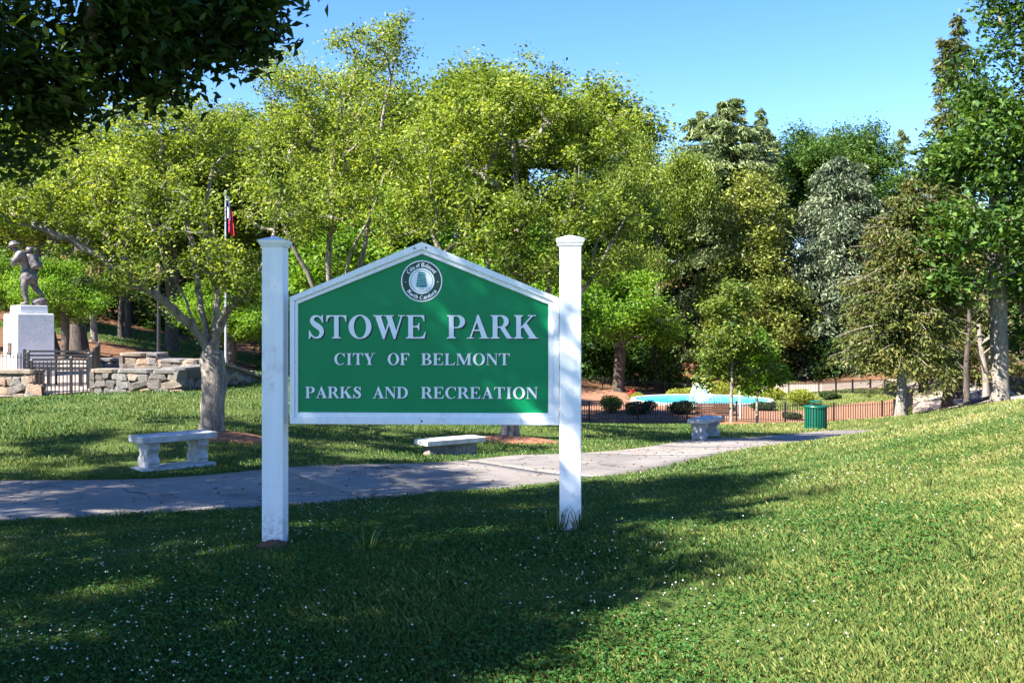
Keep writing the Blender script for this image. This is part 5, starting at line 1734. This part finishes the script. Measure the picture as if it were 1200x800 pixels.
def blades(name, n, y0, y1, pw, hgt, wid, seed, label, xs=.62):
    rg = np.random.default_rng(seed)
    # ground density falls with distance: y^-pw per square metre, area grows with y
    e = 2 - pw
    u = rg.random(n)
    y = (y0 ** e + u * (y1 ** e - y0 ** e)) ** (1 / e)
    x = rg.uniform(-xs, xs, n) * y
    k = lawn_mask(x, y)
    x, y = x[k], y[k]
    n = len(x)
    z = zt(x, y)
    pat = .5 + .25 * np.sin(x * .9 + 1.3 * np.sin(y * .7)) + .25 * np.sin(y * 1.7 + 2 * np.sin(x * 1.1))
    cl = np.clip(.5 + .5 * np.sin(x * 3.1 + np.sin(y * 4.2) * 1.5) * np.sin(y * 2.3 + np.sin(x * 2.7) * 1.8), 0, 1)
    h = hgt(y) * rg.uniform(.45, 1.2, n) * (.75 + .45 * cl)
    tall = rg.random(n) < .012
    h = np.where(tall, h * rg.uniform(1.3, 1.7, n), h)
    w = wid(y) * rg.uniform(.7, 1.3, n)
    a = rg.uniform(0, 6.283, n)
    ln = rg.uniform(.15, .95, n) * h
    la = a + rg.normal(0, .8, n)
    dx, dy = np.cos(a), np.sin(a)
    lx_, ly_ = np.cos(la) * ln, np.sin(la) * ln
    V = np.empty((n, 4, 3))
    V[:, 0] = np.c_[x - dy * w / 2, y + dx * w / 2, z - .012]
    V[:, 1] = np.c_[x + dy * w / 2, y - dx * w / 2, z - .012]
    V[:, 2] = np.c_[x + lx_ * .4 + dy * w * .42, y + ly_ * .4 - dx * w * .42, z + h * .62]
    V[:, 3] = np.c_[x + lx_, y + ly_, z + h * .95]
    # two triangles: a blade that bends
    Vt = np.empty((n, 4, 3)); Vt[:] = V
    f = np.empty((n, 2, 3), int)
    b0 = np.arange(n) * 4
    f[:, 0] = np.c_[b0, b0 + 1, b0 + 2]; f[:, 1] = np.c_[b0, b0 + 2, b0 + 3]
    lit_dry = np.clip((x - .18 * y) * .09, 0, .24) * (.55 + .9 * cl) + .1 * (np.sin(x * 2.2 + 2 * np.sin(y * 1.6)) * np.sin(y * 3.1 + x) > .55) * (x > .1 * y)  # sunlight on the mound painted in as yellower, lighter tint, plus dry patches
    t = np.clip(.26 + .2 * pat + lit_dry + rg.normal(0, .14, n) + (rg.random(n) < .03) * .35, 0, 1)
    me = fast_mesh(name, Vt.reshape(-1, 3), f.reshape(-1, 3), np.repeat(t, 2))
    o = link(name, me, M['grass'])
    return tag(o, label, kind='stuff')


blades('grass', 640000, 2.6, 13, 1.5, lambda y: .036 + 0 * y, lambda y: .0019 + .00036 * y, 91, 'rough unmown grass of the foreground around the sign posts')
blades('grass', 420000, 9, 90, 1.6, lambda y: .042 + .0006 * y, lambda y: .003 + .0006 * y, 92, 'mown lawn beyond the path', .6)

rg = np.random.default_rng(93)
n = 85000
y = (2.8 ** .5 + rg.random(n) * (12 ** .5 - 2.8 ** .5)) ** 2
x = rg.uniform(-.62, .62, n) * y
den = np.sin(x * 2.3 + 1.1 * np.sin(y * 1.9)) * np.sin(y * 1.7 + 1.4 * np.sin(x * 1.3)) + rg.normal(0, .35, n)
k = lawn_mask(x, y) & (den > .12)
x, y = x[k], y[k]
n = len(x)
base = np.c_[x, y, zt(x, y) + rg.uniform(.02, .055, n)]
ps, ts = [], []
for q in range(3):
    a = rg.uniform(0, 6.28, n)
    ps.append(base + np.c_[np.cos(a), np.sin(a), np.zeros(n)] * .007)
    ts.append(np.clip(rg.normal(.5, .25, n), 0, 1))
tag(link('clover', leaf_mesh('clover', np.vstack(ps), .015, rg, np.concatenate(ts), 1.6, .95), M['clover']), 'low clover leaves growing through the foreground grass', kind='stuff')

n = 4200
y = (3.2 ** .6 + rg.random(n) * (13 ** .6 - 3.2 ** .6)) ** (1 / .6)
x = rg.uniform(-.6, .6, n) * y
den = np.sin(x * 1.7 + 1.3 * np.sin(y * 1.4 + 1)) * np.sin(y * 1.3 + 1.2 * np.sin(x * 1.1)) + rg.normal(0, .35, n)
k = lawn_mask(x, y) & (den > .25)
x, y = x[k], y[k]
n = len(x)
ico = np.array([(0, 0, 1), (.9, 0, .25), (.28, .86, .25), (-.73, .53, .25), (-.73, -.53, .25), (.28, -.86, .25), (0, 0, -.6)])
fi = np.array([(0, 1, 2), (0, 2, 3), (0, 3, 4), (0, 4, 5), (0, 5, 1), (6, 2, 1), (6, 3, 2), (6, 4, 3), (6, 5, 4), (6, 1, 5)])
c_ = np.c_[x, y, zt(x, y) + rg.uniform(.05, .085, n)]
r_ = rg.uniform(.004, .0075, n)
V = c_[:, None, :] + ico[None] * r_[:, None, None] * rg.uniform(.75, 1.25, (n, 7, 1))
Fc = (fi[None] + (np.arange(n) * 7)[:, None, None]).reshape(-1, 3)
tag(link('clover_flower', fast_mesh('clover_flower', V.reshape(-1, 3), Fc), M['clover_flower']), 'white clover heads dotted through the foreground grass', kind='stuff')

# coarse tufts: at the right post and here and there on the mound
tg_ = MB()
rgt = random.Random(4)
rp = sign.location + Vector((U(668), -.02, 0))
tufts = [(rp.x - .09, rp.y - .08, 26, .2), (rp.x + .05, rp.y - .1, 22, .17), (-.9, 6.3, 18, .14)] + [(*at(px, py, Y)[:2], 16, .085) for px, py, Y in ((1090, 560, 7.5), (860, 695, 5.2), (640, 640, 6.1), (760, 655, 5.8), (1140, 680, 5.1))]
vs, fs = [], []
for x, y, nb, hh in tufts:
    for k in range(nb * 2):
        a = rgt.uniform(0, 6.28); r0 = abs(rgt.gauss(0, .035)); ln = rgt.uniform(.3, 1.0) * hh; h = hh * rgt.uniform(.5, 1.15)
        bx, by = x + math.cos(a) * r0, y + math.sin(a) * r0
        z = zg(bx, by)
        w = .004
        dx, dy = -math.sin(a) * w, math.cos(a) * w
        n0 = len(vs)
        vs += [(bx - dx, by - dy, z - .01), (bx + dx, by + dy, z - .01), (bx + math.cos(a) * ln * .4 + dx * .8, by + math.sin(a) * ln * .4 + dy * .8, z + h * .7), (bx + math.cos(a) * ln * .4 - dx * .8, by + math.sin(a) * ln * .4 - dy * .8, z + h * .7), (bx + math.cos(a) * ln, by + math.sin(a) * ln, z + h)]
        fs += [(n0, n0 + 1, n0 + 2), (n0, n0 + 2, n0 + 3), (n0 + 3, n0 + 2, n0 + 4)]
tag(link('grass_tuft', fast_mesh('grass_tuft', np.array(vs), np.array(fs), np.clip(np.random.default_rng(6).normal(.4, .15, len(fs)), 0, 1)), M['grass']), 'coarse taller grass tufts at the right sign post and over the mound', kind='stuff')

# dead leaves on the path and the lawn near it
n = 1500
q = rng.uniform(0, cs[-1], n); off = rng.normal(0, 1.0, n) * 1.1
Nn = normals2(CENTRE)
x = np.interp(q, cs, CENTRE[:, 0]) + np.interp(q, cs, Nn[:, 0]) * off
y = np.interp(q, cs, CENTRE[:, 1]) + np.interp(q, cs, Nn[:, 1]) * off
k = (np.abs(off) < 2.4) & (y < 34)
x, y = x[k], y[k]; off = off[k]
z = zt(x, y) + np.where(np.abs(off) < HW, .02, .035)
M['dead_leaf'] = leafy('dead_leaf', [(0, (0.05, 0.03, 0.015)), (1, (0.26, 0.17, 0.08))], 0.1)
tag(link('fallen_leaves', leaf_mesh('fallen_leaves', np.c_[x, y, z], .05, rng, rng.random(len(x)), 4.0, .5), M['dead_leaf']), 'dried fallen leaves scattered on the path and its edges', kind='stuff')
